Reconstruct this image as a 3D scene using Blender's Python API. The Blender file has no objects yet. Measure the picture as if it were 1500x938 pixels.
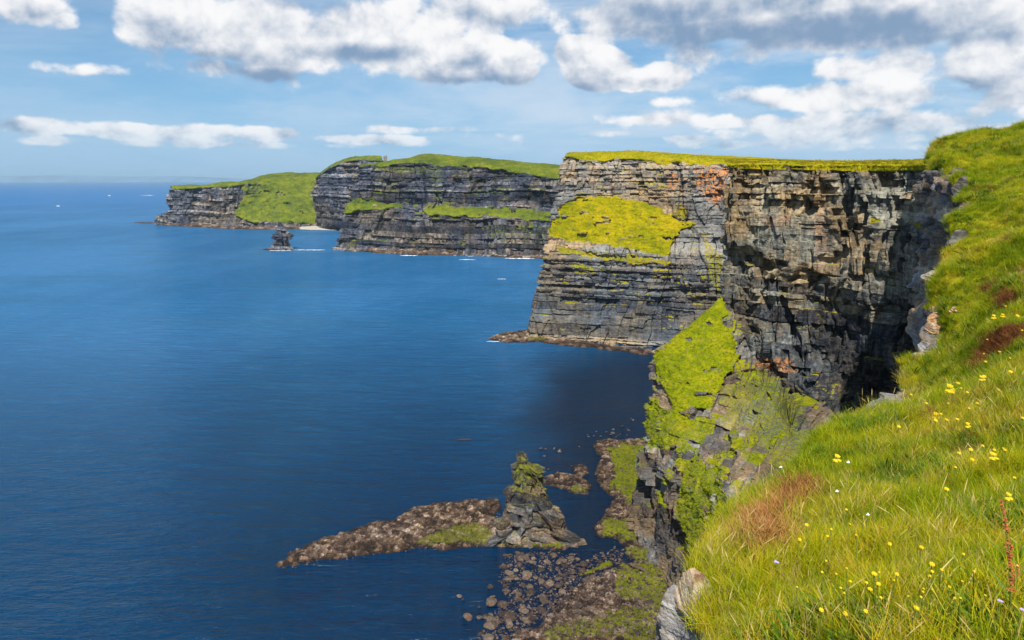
import bpy, math, random
import numpy as np

# ------------------------------------------------------------------ camera
H = 130.0                       # metres of the eye above the sea
PITCH = math.radians(10.6)
FPX = 1100.0                    # focal length in units of the 1500 px wide photograph
scene = bpy.context.scene
COL = scene.collection
cam_data = bpy.data.cameras.new("camera")
cam_data.lens = FPX / 1500.0 * 36.0
cam_data.clip_start = 0.1
cam_data.clip_end = 90000.0
cam = bpy.data.objects.new("camera", cam_data)
cam.location = (0, 0, H)
cam.rotation_euler = (math.radians(90) - PITCH, 0, 0)
COL.objects.link(cam)
scene.camera = cam

# ------------------------------------------------------------------ light
SUN_ELEV = math.radians(50)
SUN_AZ = math.radians(-7)       # to the right of straight behind the camera
sdir = np.array([math.sin(SUN_AZ) * math.cos(SUN_ELEV), -math.cos(SUN_AZ) * math.cos(SUN_ELEV), math.sin(SUN_ELEV)])
sun_data = bpy.data.lights.new("sun", 'SUN')
sun_data.energy = 5.0
sun_data.angle = math.radians(0.5)
sun_data.color = (1.0, 0.94, 0.84)
sun = bpy.data.objects.new("sun", sun_data)
from mathutils import Vector
sun.rotation_euler = Vector(sdir).to_track_quat('Z', 'Y').to_euler()
sun.location = (0, 0, 400)
COL.objects.link(sun)
scene.view_settings.view_transform = 'Standard'
scene.view_settings.look = 'None'
scene.view_settings.gamma = 1.0
scene.view_settings.use_curve_mapping = False
scene.view_settings.exposure = 0.45
scene.render.engine = 'CYCLES'
scene.cycles.max_bounces = 5
scene.cycles.diffuse_bounces = 2
scene.cycles.glossy_bounces = 3
scene.cycles.volume_bounces = 0
scene.cycles.use_denoising = True

# ------------------------------------------------------------------ pixel helpers (photo pixels -> rays from the eye)
CP, SP = math.cos(PITCH), math.sin(PITCH)


def ray(u, v):
    a = (u - 750.0) / FPX
    b = (469.0 - v) / FPX
    return a, CP + b * SP, -SP + b * CP


def P(u, v, y):
    """point seen at photo pixel (u, v) that lies y metres ahead"""
    dx, dy, dz = ray(u, v)
    t = y / dy
    return (dx * t, y, H + dz * t)


def W(u, v, z=0.0):
    """point seen at (u, v) on the level z"""
    dx, dy, dz = ray(u, v)
    t = (z - H) / dz
    return (dx * t, dy * t, z)


def project(X, Y, Z):
    zc = Z - H
    f = Y * CP - zc * SP
    up = Y * SP + zc * CP
    f = np.where(f < 0.2, 0.2, f)
    return 750 + FPX * X / f, 469 - FPX * up / f


# ------------------------------------------------------------------ numpy noise
def _h(ix, iy, iz, seed):
    ix = ix.astype(np.int64); iy = iy.astype(np.int64); iz = iz.astype(np.int64)
    n = (ix * 374761393 + iy * 668265263 + iz * 2147483647 + seed * 974711) & 0xFFFFFFFF
    n = ((n ^ (n >> 13)) * 1274126177) & 0xFFFFFFFF
    n = ((n ^ (n >> 16)) * 2246822519) & 0xFFFFFFFF
    n = n ^ (n >> 15)
    return n.astype(np.float64) / 4294967296.0


def hsh(i, j=0, seed=0):
    i = np.asarray(i); j = np.asarray(j) + np.zeros_like(i)
    return _h(i, j, np.zeros_like(i), seed)


def vnoise(x, y, z, seed=0):
    x0 = np.floor(x); y0 = np.floor(y); z0 = np.floor(z)
    fx, fy, fz = x - x0, y - y0, z - z0
    fx = fx * fx * (3 - 2 * fx); fy = fy * fy * (3 - 2 * fy); fz = fz * fz * (3 - 2 * fz)
    r = 0
    for dx in (0, 1):
        wx = fx if dx else 1 - fx
        for dy in (0, 1):
            wy = fy if dy else 1 - fy
            for dz in (0, 1):
                wz = fz if dz else 1 - fz
                r = r + wx * wy * wz * _h(x0 + dx, y0 + dy, z0 + dz, seed)
    return r * 2 - 1


def fbm(x, y, z, octs=4, seed=0, rough=0.5, ridged=False):
    r, a, tot = 0, 1.0, 0
    for o in range(octs):
        n = vnoise(x * 2 ** o + 11.3 * o, y * 2 ** o - 7.1 * o, z * 2 ** o + 3.7 * o, seed + o)
        if ridged:
            n = 1 - 2 * np.abs(n)
        r = r + a * n; tot += a; a *= rough
    return r / tot


def worley(x, y, seed=0):
    """distance to the nearest cell centre, and that cell's random number"""
    x0 = np.floor(x); y0 = np.floor(y)
    best = np.full(x.shape, 9.0); cid = np.zeros(x.shape)
    z = np.zeros_like(x0)
    for dx in (-1, 0, 1):
        for dy in (-1, 0, 1):
            cx = x0 + dx; cy = y0 + dy
            px = cx + 0.15 + 0.7 * _h(cx, cy, z, seed); py = cy + 0.15 + 0.7 * _h(cx, cy, z, seed + 5)
            sq = 0.75 + 0.5 * _h(cx, cy, z, seed + 7)
            d = np.hypot((x - px) * sq, (y - py) / sq)
            m = d < best
            best = np.where(m, d, best)
            cid = np.where(m, _h(cx, cy, z, seed + 9), cid)
    return best, cid


def sstep(a, b, x):
    t = np.clip((x - a) / (b - a), 0, 1)
    return t * t * (3 - 2 * t)


def poly_sd(u, v, poly):
    """signed distance to a polygon, positive inside"""
    p = np.array(poly, float)
    d = np.full(np.shape(u), 1e9); inside = np.zeros(np.shape(u), bool)
    n = len(p)
    for i in range(n):
        ax, ay = p[i]; bx, by = p[(i + 1) % n]
        ex, ey = bx - ax, by - ay
        t = np.clip(((u - ax) * ex + (v - ay) * ey) / (ex * ex + ey * ey + 1e-9), 0, 1)
        d = np.minimum(d, np.hypot(u - ax - t * ex, v - ay - t * ey))
        c = ((ay > v) != (by > v)) & (u < ex * (v - ay) / (ey if abs(ey) > 1e-9 else 1e-9) + ax)
        inside ^= c
    return np.where(inside, d, -d)


# ------------------------------------------------------------------ node helpers
def new_mat(name):
    m = bpy.data.materials.new(name)
    m.use_nodes = True
    m.node_tree.nodes.clear()
    return m


class NB:
    """small helper for wiring shader nodes"""
    def __init__(self, tree):
        self.t = tree

    def n(self, typ, **kw):
        nd = self.t.nodes.new(typ)
        for k, v in kw.items():
            setattr(nd, k, v)
        return nd

    def put(self, sock, val):
        if isinstance(val, bpy.types.NodeSocket):
            self.t.links.new(val, sock)
        elif val is not None:
            sock.default_value = val

    def m(self, op, a, b=None, c=None, clamp=False):
        nd = self.n('ShaderNodeMath', operation=op, use_clamp=clamp)
        self.put(nd.inputs[0], a)
        if b is not None: self.put(nd.inputs[1], b)
        if c is not None: self.put(nd.inputs[2], c)
        return nd.outputs[0]

    def vm(self, op, a, b=None):
        nd = self.n('ShaderNodeVectorMath', operation=op)
        self.put(nd.inputs[0], a)
        if b is not None: self.put(nd.inputs[1], b)
        return nd.outputs[0]

    def mr(self, x, a, b, c=0.0, d=1.0, smooth=True):
        nd = self.n('ShaderNodeMapRange', interpolation_type='SMOOTHSTEP' if smooth else 'LINEAR')
        for i, v in enumerate((x, a, b, c, d)):
            self.put(nd.inputs[i], v)
        return nd.outputs[0]

    def mix(self, f, a, b, mode='MIX'):
        nd = self.n('ShaderNodeMix', data_type='RGBA', blend_type=mode)
        self.put(nd.inputs[0], f)
        for s, v in ((nd.inputs[6], a), (nd.inputs[7], b)):
            if isinstance(v, (tuple, list)): v = (v[0], v[1], v[2], 1.0)
            self.put(s, v)
        return nd.outputs[2]

    def noise(self, vec, scale, detail=3, rough=0.55, dist=0.0):
        nd = self.n('ShaderNodeTexNoise')
        self.put(nd.inputs['Vector'], vec)
        nd.inputs['Scale'].default_value = scale
        nd.inputs['Detail'].default_value = detail
        nd.inputs['Roughness'].default_value = rough
        nd.inputs['Distortion'].default_value = dist
        return nd.outputs[0]

    def ramp(self, f, stops):
        nd = self.n('ShaderNodeValToRGB')
        cr = nd.color_ramp
        while len(cr.elements) < len(stops): cr.elements.new(0.5)
        for e, (p, c) in zip(cr.elements, stops):
            e.position = p; e.color = (c[0], c[1], c[2], 1)
        self.put(nd.inputs[0], f)
        return nd.outputs[0]

    def scalev(self, vec, s):
        return self.vm('MULTIPLY', vec, s)


# ------------------------------------------------------------------ world: Nishita sky with cumulus
world = bpy.data.worlds.new("World")
scene.world = world
world.use_nodes = True
wt = world.node_tree
wt.nodes.clear()
B = NB(wt)
SKY_STRENGTH = 0.085
sky = B.n('ShaderNodeTexSky', sky_type='NISHITA')
sky.sun_disc = False
sky.sun_elevation = SUN_ELEV
sky.sun_rotation = math.radians(180) - SUN_AZ
sky.altitude = 0
sky.air_density = 1.0
sky.dust_density = 0.6
sky.ozone_density = 2.2
tc = B.n('ShaderNodeTexCoord')
sepd = B.n('ShaderNodeSeparateXYZ'); B.put(sepd.inputs[0], tc.outputs['Generated'])
dx, dy, dz = sepd.outputs
az = B.m('MULTIPLY', B.m('ARCTAN2', dx, dy), 57.29578)
el = B.m('MULTIPLY', B.m('ARCSINE', dz), 57.29578)


def azel(u, v):
    x, y, z = ray(u, v)
    return math.degrees(math.atan2(x, y)), math.degrees(math.asin(z / math.sqrt(x * x + y * y + z * z)))


# layout coordinates on the sky dome: degrees; clouds flatten towards the horizon
pc = B.n('ShaderNodeCombineXYZ'); B.put(pc.inputs[0], az); B.put(pc.inputs[1], el)
dome = pc.outputs[0]
squash = B.m('ADD', 0.0, B.m('DIVIDE', 7.5, B.m('ADD', B.m('MAXIMUM', el, 0.0), 4.5)))   # >1 low down
pn = B.n('ShaderNodeCombineXYZ'); B.put(pn.inputs[0], az); B.put(pn.inputs[1], B.m('MULTIPLY', el, B.m('ADD', 1.0, squash)))
pno = pn.outputs[0]
warp = B.noise(pno, 0.16, 4, 0.6)
puff = B.noise(pno, 0.27, 8, 0.57, 0.15)
vor = B.n('ShaderNodeTexVoronoi', feature='SMOOTH_F1'); B.put(vor.inputs['Vector'], pno); vor.inputs['Scale'].default_value = .42; vor.inputs['Smoothness'].default_value = .35
wn = B.n('ShaderNodeTexNoise'); B.put(wn.inputs['Vector'], pno); wn.inputs['Scale'].default_value = .5; wn.inputs['Detail'].default_value = 3
B.put(vor.inputs['Vector'], B.vm('ADD', pno, B.scalev(B.vm('SUBTRACT', wn.outputs[1], (.5, .5, .5)), (2.6, 2.6, 0))))
puff = B.m('ADD', B.m('MULTIPLY', puff, .85), B.m('MULTIPLY', B.m('SUBTRACT', .66, vor.outputs['Distance']), .20))
puff_up = B.noise(B.vm('ADD', pno, (0.35, 1.1, 0.0)), 0.27, 6, 0.55, 0.15)
big = B.noise(B.scalev(pno, (0.6, 1.0, 1.0)), 0.075, 4, 0.55)
# cumulus seen in the photograph: centre u, v, half width, half height (photo pixels), weight
blobs = [(250, 30, 90, 60, 1.0), (380, 50, 150, 60, 1.2), (560, 55, 170, 58, 1.2), (690, 85, 112, 40, 1.4), (330, 100, 110, 22, .8),
         (690, 20, 130, 45, .9), (752, 105, 48, 22, 1.2),
         (846, 76, 36, 26, 1.9), (880, 102, 54, 32, 2.1), (925, 116, 44, 20, 1.7), (968, 112, 40, 22, 1.6),
         (1100, 15, 330, 50, 1.5), (1270, 40, 230, 42, 1.4), (1450, 40, 90, 60, 1.1), (1300, 95, 180, 34, .8), (1060, 75, 160, 26, .6), (1430, 110, 130, 50, .7), (1500, 150, 170, 40, .6),
         (50, 10, 80, 34, .75), (95, 30, 30, 24, .7), (130, 103, 100, 13, .55),
         (40, 184, 75, 16, 1.0), (180, 192, 80, 13, .95), (300, 188, 60, 10, .7), (395, 196, 62, 13, 1.0), (560, 206, 110, 9, .65),
         (1010, 205, 60, 12, .7), (1090, 178, 110, 16, .75), (1330, 178, 140, 22, .85), (1180, 150, 160, 18, .7), (870, 195, 70, 7, .5), (1290, 215, 160, 10, .5), (1120, 140, 130, 22, .6), (1400, 205, 130, 14, .55), (1180, 200, 90, 12, .55), (960, 150, 90, 12, .35), (700, 200, 90, 10, .5), (250, 200, 120, 14, .7), (60, 205, 90, 9, .5), (1420, 165, 110, 20, .6), (210, 190, 240, 13, .72), (500, 203, 190, 9, .6), (1240, 190, 290, 32, .78), (980, 60, 120, 26, .6), (1250, 140, 280, 30, .80), (950, 175, 160, 16, .6), (1400, 215, 140, 12, .7), (1080, 212, 130, 10, .7), (330, 212, 200, 8, .6), (620, 190, 120, 9, .6)]
field = None
hgt = None
for (u, v, ru, rv, wgt) in blobs:
    ca, ce = azel(u, v)
    a2, e2 = azel(u + ru, v); _, e3 = azel(u, v - rv)
    ra, re = abs(a2 - ca), abs(e3 - ce)
    q = B.vm('MULTIPLY', B.vm('SUBTRACT', dome, (ca, ce, 0)), (1 / ra, 1 / re, 1))
    ln = B.n('ShaderNodeVectorMath', operation='LENGTH'); B.put(ln.inputs[0], q)
    g = B.mr(ln.outputs['Value'], 1.55, 0.0, 0.0, wgt)
    field = g if field is None else B.m('MAXIMUM', field, g)
    sp = B.n('ShaderNodeSeparateXYZ'); B.put(sp.inputs[0], q)
    hh = B.m('MULTIPLY', B.m('MULTIPLY', g, g), sp.outputs[1])
    hgt = hh if hgt is None else B.m('ADD', hgt, hh)
# elsewhere in the sky: the same broken cloud, from low-frequency noise
els = B.m('MULTIPLY', B.mr(big, 0.50, 0.66, 0.0, 0.95), B.m('MAXIMUM', B.mr(B.m('ABSOLUTE', az), 38, 48), B.mr(el, 17, 24)))
field = B.m('MAXIMUM', field, els)
dens = B.m('ADD', B.m('SUBTRACT', field, 0.25), B.m('MULTIPLY', B.m('SUBTRACT', puff, 0.5), 1.75))
dens = B.m('ADD', dens, B.m('MULTIPLY', B.m('SUBTRACT', warp, 0.5), 0.9))
cover = B.mr(dens, -0.06, 0.28)
# thin broken veil of stratus
vn = B.noise(B.scalev(pno, (0.30, 0.9, 1)), 0.16, 6, 0.62, .3)
veil = B.m('MULTIPLY', B.mr(vn, 0.34, 0.62, 0.05, 0.85), B.mr(az, -30, 15, .40, 1.0))
# broad undersides of the thick cloud: grey-blue patches
shade = None
for (u, v, ru, rv, wgt) in [(1200, 45, 300, 30, 1.0), (1060, 5, 240, 26, .9), (300, 88, 110, 14, .8), (390, 112, 55, 14, 1.0), (520, 78, 90, 13, .85), (700, 122, 110, 12, .9), (1340, 60, 130, 16, .7), (850, 128, 40, 8, .3), (455, 5, 50, 10, .8), (1430, 140, 120, 20, .5), (1000, 95, 80, 12, .4)]:
    ca, ce = azel(u, v); a2, _ = azel(u + ru, v); _, e3 = azel(u, v - rv)
    q = B.vm('MULTIPLY', B.vm('SUBTRACT', dome, (ca, ce, 0)), (1 / abs(a2 - ca), 1 / abs(e3 - ce), 1))
    ln = B.n('ShaderNodeVectorMath', operation='LENGTH'); B.put(ln.inputs[0], q)
    g = B.mr(ln.outputs['Value'], 1.6, 0.1, 0.0, wgt)
    shade = g if shade is None else B.m('MAXIMUM', shade, g)
shade = B.m('MULTIPLY', shade, B.mr(puff, .34, .60, .55, 1.15))
lit = B.m('ADD', B.m('MULTIPLY', B.m('SUBTRACT', puff, puff_up), 3.4), B.m('MULTIPLY', hgt, 0.5))
lit = B.m('ADD', lit, B.m('MULTIPLY', B.m('SUBTRACT', warp, .5), 1.2))
lit = B.m('SUBTRACT', lit, B.m('MULTIPLY', shade, 1.15))
light = B.mr(lit, -1.35, 0.42)
cloud_c = B.mix(light, (2.0, 3.0, 4.5), (8.6, 8.5, 8.5))
skyc = sky.outputs[0]
tinted = B.mix(1.0, skyc, (0.40, 0.70, 0.88), 'MULTIPLY')
hz = B.mr(el, 14.0, -1.0, 0.0, 0.75)
base_sky = B.mix(hz, tinted, (2.9, 4.8, 7.6))
withveil = B.mix(veil, base_sky, (5.6, 6.5, 7.6))
final = B.mix(B.m('MULTIPLY', cover, 0.96), withveil, cloud_c)
lowfade = B.mr(el, 0.5, 5.0)
final = B.mix(B.m('MULTIPLY', B.m('SUBTRACT', 1.0, lowfade), 0.55), final, base_sky)
bg = B.n('ShaderNodeBackground'); B.put(bg.inputs[0], final); bg.inputs[1].default_value = SKY_STRENGTH
wo = B.n('ShaderNodeOutputWorld'); B.put(wo.inputs[0], bg.outputs[0])
world.cycles.sampling_method = 'MANUAL'
world.cycles.sample_map_resolution = 512


# ------------------------------------------------------------------ materials
def finish(B, color, rough, bump_h=None, bump_s=0.3, bump_d=0.3, spec=0.3, extra=None):
    bs = B.n('ShaderNodeBsdfPrincipled')
    B.put(bs.inputs['Base Color'], color if isinstance(color, bpy.types.NodeSocket) else (*color, 1))
    B.put(bs.inputs['Roughness'], rough)
    B.put(bs.inputs['Specular IOR Level'], spec)
    if bump_h is not None:
        bp = B.n('ShaderNodeBump'); B.put(bp.inputs['Height'], bump_h)
        bp.inputs['Strength'].default_value = bump_s; bp.inputs['Distance'].default_value = bump_d
        B.put(bs.inputs['Normal'], bp.outputs[0])
    out = B.n('ShaderNodeOutputMaterial'); B.put(out.inputs[0], bs.outputs[0])
    return bs


def rock_material(name, stops, turf=((.235, .22, .002), (.37, .28, .005), (.12, .14, .005)), scale=1.0, streak=0.5,
                  pale=(.36, .32, .25), rough=0.9, bump=0.6, hue=((.80, .93, 1.14), (1.16, 1.0, .80))):
    """bedded rock with turf: vertex colour 'mask' holds R = tone of the bed or block, G = turf, B = lichen stain, A = cool darker tint"""
    m = new_mat(name); B = NB(m.node_tree)
    g = B.n('ShaderNodeNewGeometry'); pos = g.outputs['Position']
    at = B.n('ShaderNodeAttribute', attribute_name='mask')
    sep = B.n('ShaderNodeSeparateColor'); B.put(sep.inputs[0], at.outputs['Color'])
    tone, tf, st = sep.outputs
    n1 = B.noise(pos, 0.11 * scale, 5, 0.62)
    n2 = B.noise(pos, 0.9 * scale, 5, 0.65)
    beds = B.noise(B.scalev(pos, (0.06, 0.06, 1.6)), 1.0 * scale, 4, 0.6)
    strk = B.noise(B.scalev(pos, (1.2, 1.2, 0.10)), 0.5 * scale, 4, 0.6)
    f = B.m('ADD', B.m('MULTIPLY', tone, 0.55), B.m('MULTIPLY', n1, 0.55))
    f = B.m('ADD', f, B.m('MULTIPLY', B.m('SUBTRACT', n2, 0.5), 0.75))
    f = B.m('ADD', f, B.m('MULTIPLY', B.m('SUBTRACT', beds, 0.5), 0.45))
    f = B.m('ADD', f, B.m('MULTIPLY', B.m('SUBTRACT', strk, 0.5), streak))
    c = B.ramp(f, stops)
    wc = B.noise(B.scalev(pos, (1, 1, 1.4)), 0.045 * scale, 3, .6)
    c = B.mix(1.0, c, B.mix(B.mr(wc, .40, .60), hue[0], hue[1]), 'MULTIPLY')
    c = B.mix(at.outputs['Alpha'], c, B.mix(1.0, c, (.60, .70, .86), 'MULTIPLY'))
    # pale lichen and rust flecks
    c = B.mix(B.mr(B.noise(pos, 1.7 * scale, 4, 0.7), 0.62, 0.74, 0, 0.5), c, pale)
    c = B.mix(B.mr(B.noise(B.scalev(pos, (1, 1, .4)), 0.30 * scale, 5, 0.65), 0.60, 0.76, 0, 0.55), c, (.27, .135, .045))
    c = B.mix(B.m('MULTIPLY', st, B.mr(n2, 0.42, 0.60)), c, (.52, .20, .04))
    # turf
    t1 = B.noise(pos, 0.35 * scale, 5, 0.65)
    t2 = B.noise(pos, 2.2 * scale, 4, 0.7)
    t3 = B.noise(B.scalev(pos, (1, 1, 1.6)), 0.07 * scale, 4, 0.6)
    tm = B.m('ADD', B.m('ADD', B.m('MULTIPLY', t1, 0.45), B.m('MULTIPLY', t2, 0.45)), B.m('MULTIPLY', t3, .35))
    tm = B.m('SUBTRACT', tm, .12)
    tcol = B.ramp(tm, [(0.36, turf[2]), (0.49, turf[0]), (0.60, turf[1]), (.70, (turf[1][0] * .8, turf[1][1] * .62, turf[1][2] * 4))])
    soil = B.noise(B.scalev(pos, (1, 1, 1.8)), 0.5 * scale, 5, 0.7)
    tcol = B.mix(B.mr(soil, .54, .68, 0, .75), tcol, (.13, .095, .045))
    tcol = B.mix(B.mr(B.noise(pos, 1.1 * scale, 4, .75), .56, .66, 0, .55), tcol, (turf[2][0] * .6, turf[2][1] * .6, turf[2][2]))  # dark patches painted into the turf for shaded depth
    edge = B.m('ADD', tf, B.m('MULTIPLY', B.m('SUBTRACT', B.noise(pos, 1.3 * scale, 6, 0.75), 0.5), 1.7))
    tfm = B.mr(edge, 0.36, 0.64)
    col = B.mix(tfm, c, tcol)
    hgt = B.m('ADD', B.m('MULTIPLY', n2, 0.6), B.m('MULTIPLY', B.noise(pos, 4.0 * scale, 3, 0.7), 0.4))
    finish(B, col, rough, hgt, bump, 0.7 / scale, B.mr(tfm, 0, 1, .22, .03))
    return m


def grey(a, k=1.0): return (a * k, a * k * .95, a * k * .90)


MAT = {}
MAT['wall_near'] = rock_material('weathered_bedded_rock', [(0.27, (.020, .019, .022)), (0.46, (.090, .078, .060)), (0.62, (.185, .152, .100)), (0.86, (.40, .335, .22))], scale=1.0, streak=0.7)
MAT['wall_mid'] = rock_material('brown_grey_bedded_rock', [(0.22, (.032, .031, .034)), (0.45, (.120, .105, .088)), (0.62, (.21, .178, .135)), (0.85, (.36, .30, .22))], scale=0.5, streak=0.4)
MAT['wall_far'] = rock_material('dark_grey_bedded_rock', [(0.25, (.012, .014, .021)), (0.45, (.042, .043, .050)), (0.62, (.105, .097, .092)), (0.82, (.32, .28, .23))], turf=((.085, .118, .012), (.175, .19, .013), (.034, .050, .014)), hue=((.80, .92, 1.22), (1.12, 1.0, .86)), scale=0.22, streak=0.5)
MAT['scree'] = rock_material('mossy_scree', [(0.26, (.028, .025, .026)), (0.47, (.088, .074, .060)), (0.64, (.155, .128, .096)), (0.88, (.33, .285, .22))], turf=((.165, .195, .003), (.28, .255, .006), (.06, .095, .004)), scale=1.2, streak=0.2)
MAT['shore'] = rock_material('weed_covered_shore_rock', [(0.34, (.010, .007, .006)), (0.52, (.038, .024, .017)), (0.68, (.095, .062, .042)), (0.84, (.21, .16, .12)), (0.98, (.50, .45, .38))], hue=((.95, .95, 1.0), (1.05, 1.0, .9)), turf=((.085, .105, .005), (.15, .15, .010), (.04, .045, .006)), scale=2.2, streak=0.1)
MAT['stack'] = rock_material('stack_rock', [(0.28, (.014, .014, .017)), (0.48, (.055, .050, .046)), (0.64, (.125, .105, .085)), (0.88, (.30, .25, .19))], turf=((.11, .125, .012), (.22, .19, .025), (.04, .05, .008)), scale=1.6, streak=0.3)
MAT['lip'] = rock_material('edge_rock', [(0.22, (.035, .030, .030)), (0.45, (.14, .12, .10)), (0.62, (.26, .22, .18)), (0.85, (.46, .41, .34))], scale=6.0, streak=0.2)

MAT['dark_lip'] = rock_material('dark_edge_rock', [(0.30, (.018, .016, .016)), (0.50, (.06, .05, .04)), (0.68, (.14, .115, .085)), (0.90, (.28, .24, .17))], scale=2.5, streak=0.2)
# soil and thatch beneath the cliff-top grass
m = new_mat('grass_thatch'); B = NB(m.node_tree)
pos = B.n('ShaderNodeNewGeometry').outputs['Position']
nn = B.m('ADD', B.m('MULTIPLY', B.noise(pos, .25, 4, .6), .55), B.m('MULTIPLY', B.noise(pos, 3.0, 5, .7), .45))
finish(B, B.ramp(nn, [(.30, (.05, .06, .004)), (.47, (.18, .19, .004)), (.62, (.32, .27, .01)), (.75, (.30, .20, .06))]), .95, B.noise(pos, 9, 4, .7), .8, .1, .1)
MAT['thatch'] = m

# sea
m = new_mat('sea_water'); B = NB(m.node_tree)
pos = B.n('ShaderNodeNewGeometry').outputs['Position']
rot = B.n('ShaderNodeMapping'); B.put(rot.inputs[0], pos); rot.inputs['Rotation'].default_value = (0, 0, math.radians(14)); rot.inputs['Scale'].default_value = (.62, 2.0, 1.0)
w1 = B.noise(rot.outputs[0], 0.085, 3, .55, .3)
w0 = B.noise(rot.outputs[0], 0.03, 2, .5, .3)
w2 = B.noise(rot.outputs[0], 0.30, 4, .62, .2)
w3 = B.noise(pos, 1.6, 3, .6)
hh = B.m('ADD', B.m('ADD', B.m('ADD', B.m('MULTIPLY', w0, 2.2), B.m('MULTIPLY', w1, 1.9)), B.m('MULTIPLY', w2, 1.1)), B.m('MULTIPLY', w3, .06))
big_ = B.noise(B.scalev(pos, (1.0, .45, 1)), 0.0032, 4, .6)
streaks = B.noise(B.scalev(pos, (0.25, 1.0, 1)), 0.010, 4, .6)
sy = B.n('ShaderNodeSeparateXYZ'); B.put(sy.inputs[0], pos)
mids = B.mr(sy.outputs[1], 200, 800)
offs = B.mr(sy.outputs[1], 1500, 6000)                        # bluer deep water offshore
cc = B.mix(mids, B.mix(B.mr(big_, .35, .65), (.0002, .017, .052), (.0004, .030, .085)), B.mix(B.mr(big_, .35, .65), (.006, .090, .225), (.024, .130, .30)))
cc = B.mix(offs, cc, (.002, .105, .32))
cc = B.mix(B.m('MULTIPLY', mids, B.mr(streaks, .50, .72, 0, .6)), cc, (.010, .085, .18))
crest = B.mr(B.m('ADD', B.m('MULTIPLY', w1, .5), B.m('MULTIPLY', w2, .5)), .50, .66, 0, .55)
cc = B.mix(crest, cc, B.mix(1.0, cc, (2.0, 1.7, 1.5), 'MULTIPLY'))
# dark cliff reflection painted into the water colour, together with weed beds
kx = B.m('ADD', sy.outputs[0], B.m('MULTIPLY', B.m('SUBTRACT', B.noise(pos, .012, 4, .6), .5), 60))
cliff_refl = B.m('MULTIPLY', B.mr(kx, -8, 34), B.m('MULTIPLY', B.mr(B.m('ADD', sy.outputs[1], B.m('MULTIPLY', kx, -1.2)), 600, 400), B.mr(sy.outputs[1], 120, 260)))
cc = B.mix(B.m('MULTIPLY', cliff_refl, .88), cc, (.001, .009, .026))
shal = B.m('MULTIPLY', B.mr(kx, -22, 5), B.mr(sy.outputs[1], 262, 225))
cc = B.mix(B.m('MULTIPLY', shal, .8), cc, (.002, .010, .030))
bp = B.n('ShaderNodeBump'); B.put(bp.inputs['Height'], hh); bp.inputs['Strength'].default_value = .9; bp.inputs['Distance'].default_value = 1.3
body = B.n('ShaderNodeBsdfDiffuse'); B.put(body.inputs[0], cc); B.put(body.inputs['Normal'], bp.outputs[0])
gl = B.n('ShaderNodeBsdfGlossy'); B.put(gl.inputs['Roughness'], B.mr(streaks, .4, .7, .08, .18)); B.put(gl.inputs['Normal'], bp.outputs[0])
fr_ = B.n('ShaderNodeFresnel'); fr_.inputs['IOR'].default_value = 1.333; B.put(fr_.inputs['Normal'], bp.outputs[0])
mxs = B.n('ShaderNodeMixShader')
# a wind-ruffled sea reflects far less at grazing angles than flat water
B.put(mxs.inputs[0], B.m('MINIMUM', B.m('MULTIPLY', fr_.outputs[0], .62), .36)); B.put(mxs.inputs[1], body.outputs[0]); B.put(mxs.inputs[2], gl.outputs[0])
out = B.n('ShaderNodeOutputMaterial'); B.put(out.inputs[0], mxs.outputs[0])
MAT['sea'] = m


def simple(name, c, rough=.7, var=.35, scale=8.0, bump=.2, spec=.3):
    m = new_mat(name); B = NB(m.node_tree)
    pos = B.n('ShaderNodeNewGeometry').outputs['Position']
    n = B.noise(pos, scale, 4, .6)
    lo = tuple(x * (1 - var) for x in c); hi = tuple(min(x * (1 + var), 1) for x in c)
    finish(B, B.mix(B.mr(n, .3, .7), lo, hi), rough, n, bump, .05, spec)
    return m


def boulder_material(name, stops, sc=1.3):
    m = new_mat(name); B = NB(m.node_tree)
    pos = B.n('ShaderNodeNewGeometry').outputs['Position']
    oi = B.n('ShaderNodeObjectInfo')
    f = B.m('ADD', B.m('MULTIPLY', B.noise(pos, sc, 5, .65), .75), B.m('MULTIPLY', oi.outputs['Random'], .32))
    finish(B, B.ramp(f, stops), .8, B.noise(pos, sc * 3, 4, .7), .8, .3, .35)
    return m


MAT['boulder'] = boulder_material('barnacled_boulder', [(.30, (.014, .010, .009)), (.5, (.055, .036, .028)), (.70, (.14, .10, .072)), (.95, (.40, .33, .26))])
MAT['wet_dark'] = simple('wet_dark_rock', (.03, .022, .024), .4, .3, 1.0)
MAT['foam'] = simple('sea_foam', (.72, .75, .76), .8, .15, 2.0)
MAT['beach'] = simple('pale_pebble_beach', (.42, .38, .31), .9, .2, .2)
MAT['far_land'] = simple('distant_land', (.09, .16, .30), .95, .3, .001)  # blue of the distant haze put into the land's colour
MAT['masonry'] = simple('grey_masonry', (.20, .19, .17), .9, .3, 1.5)
MAT['path'] = simple('pale_gravel_path', (.45, .42, .34), .95, .2, .4)


# ------------------------------------------------------------------ object helpers
def tag(o, label=None, cat=None, group=None, kind=None):
    if label: o['label'] = label
    if cat: o['category'] = cat
    if group: o['group'] = group
    if kind: o['kind'] = kind
    return o


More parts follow.
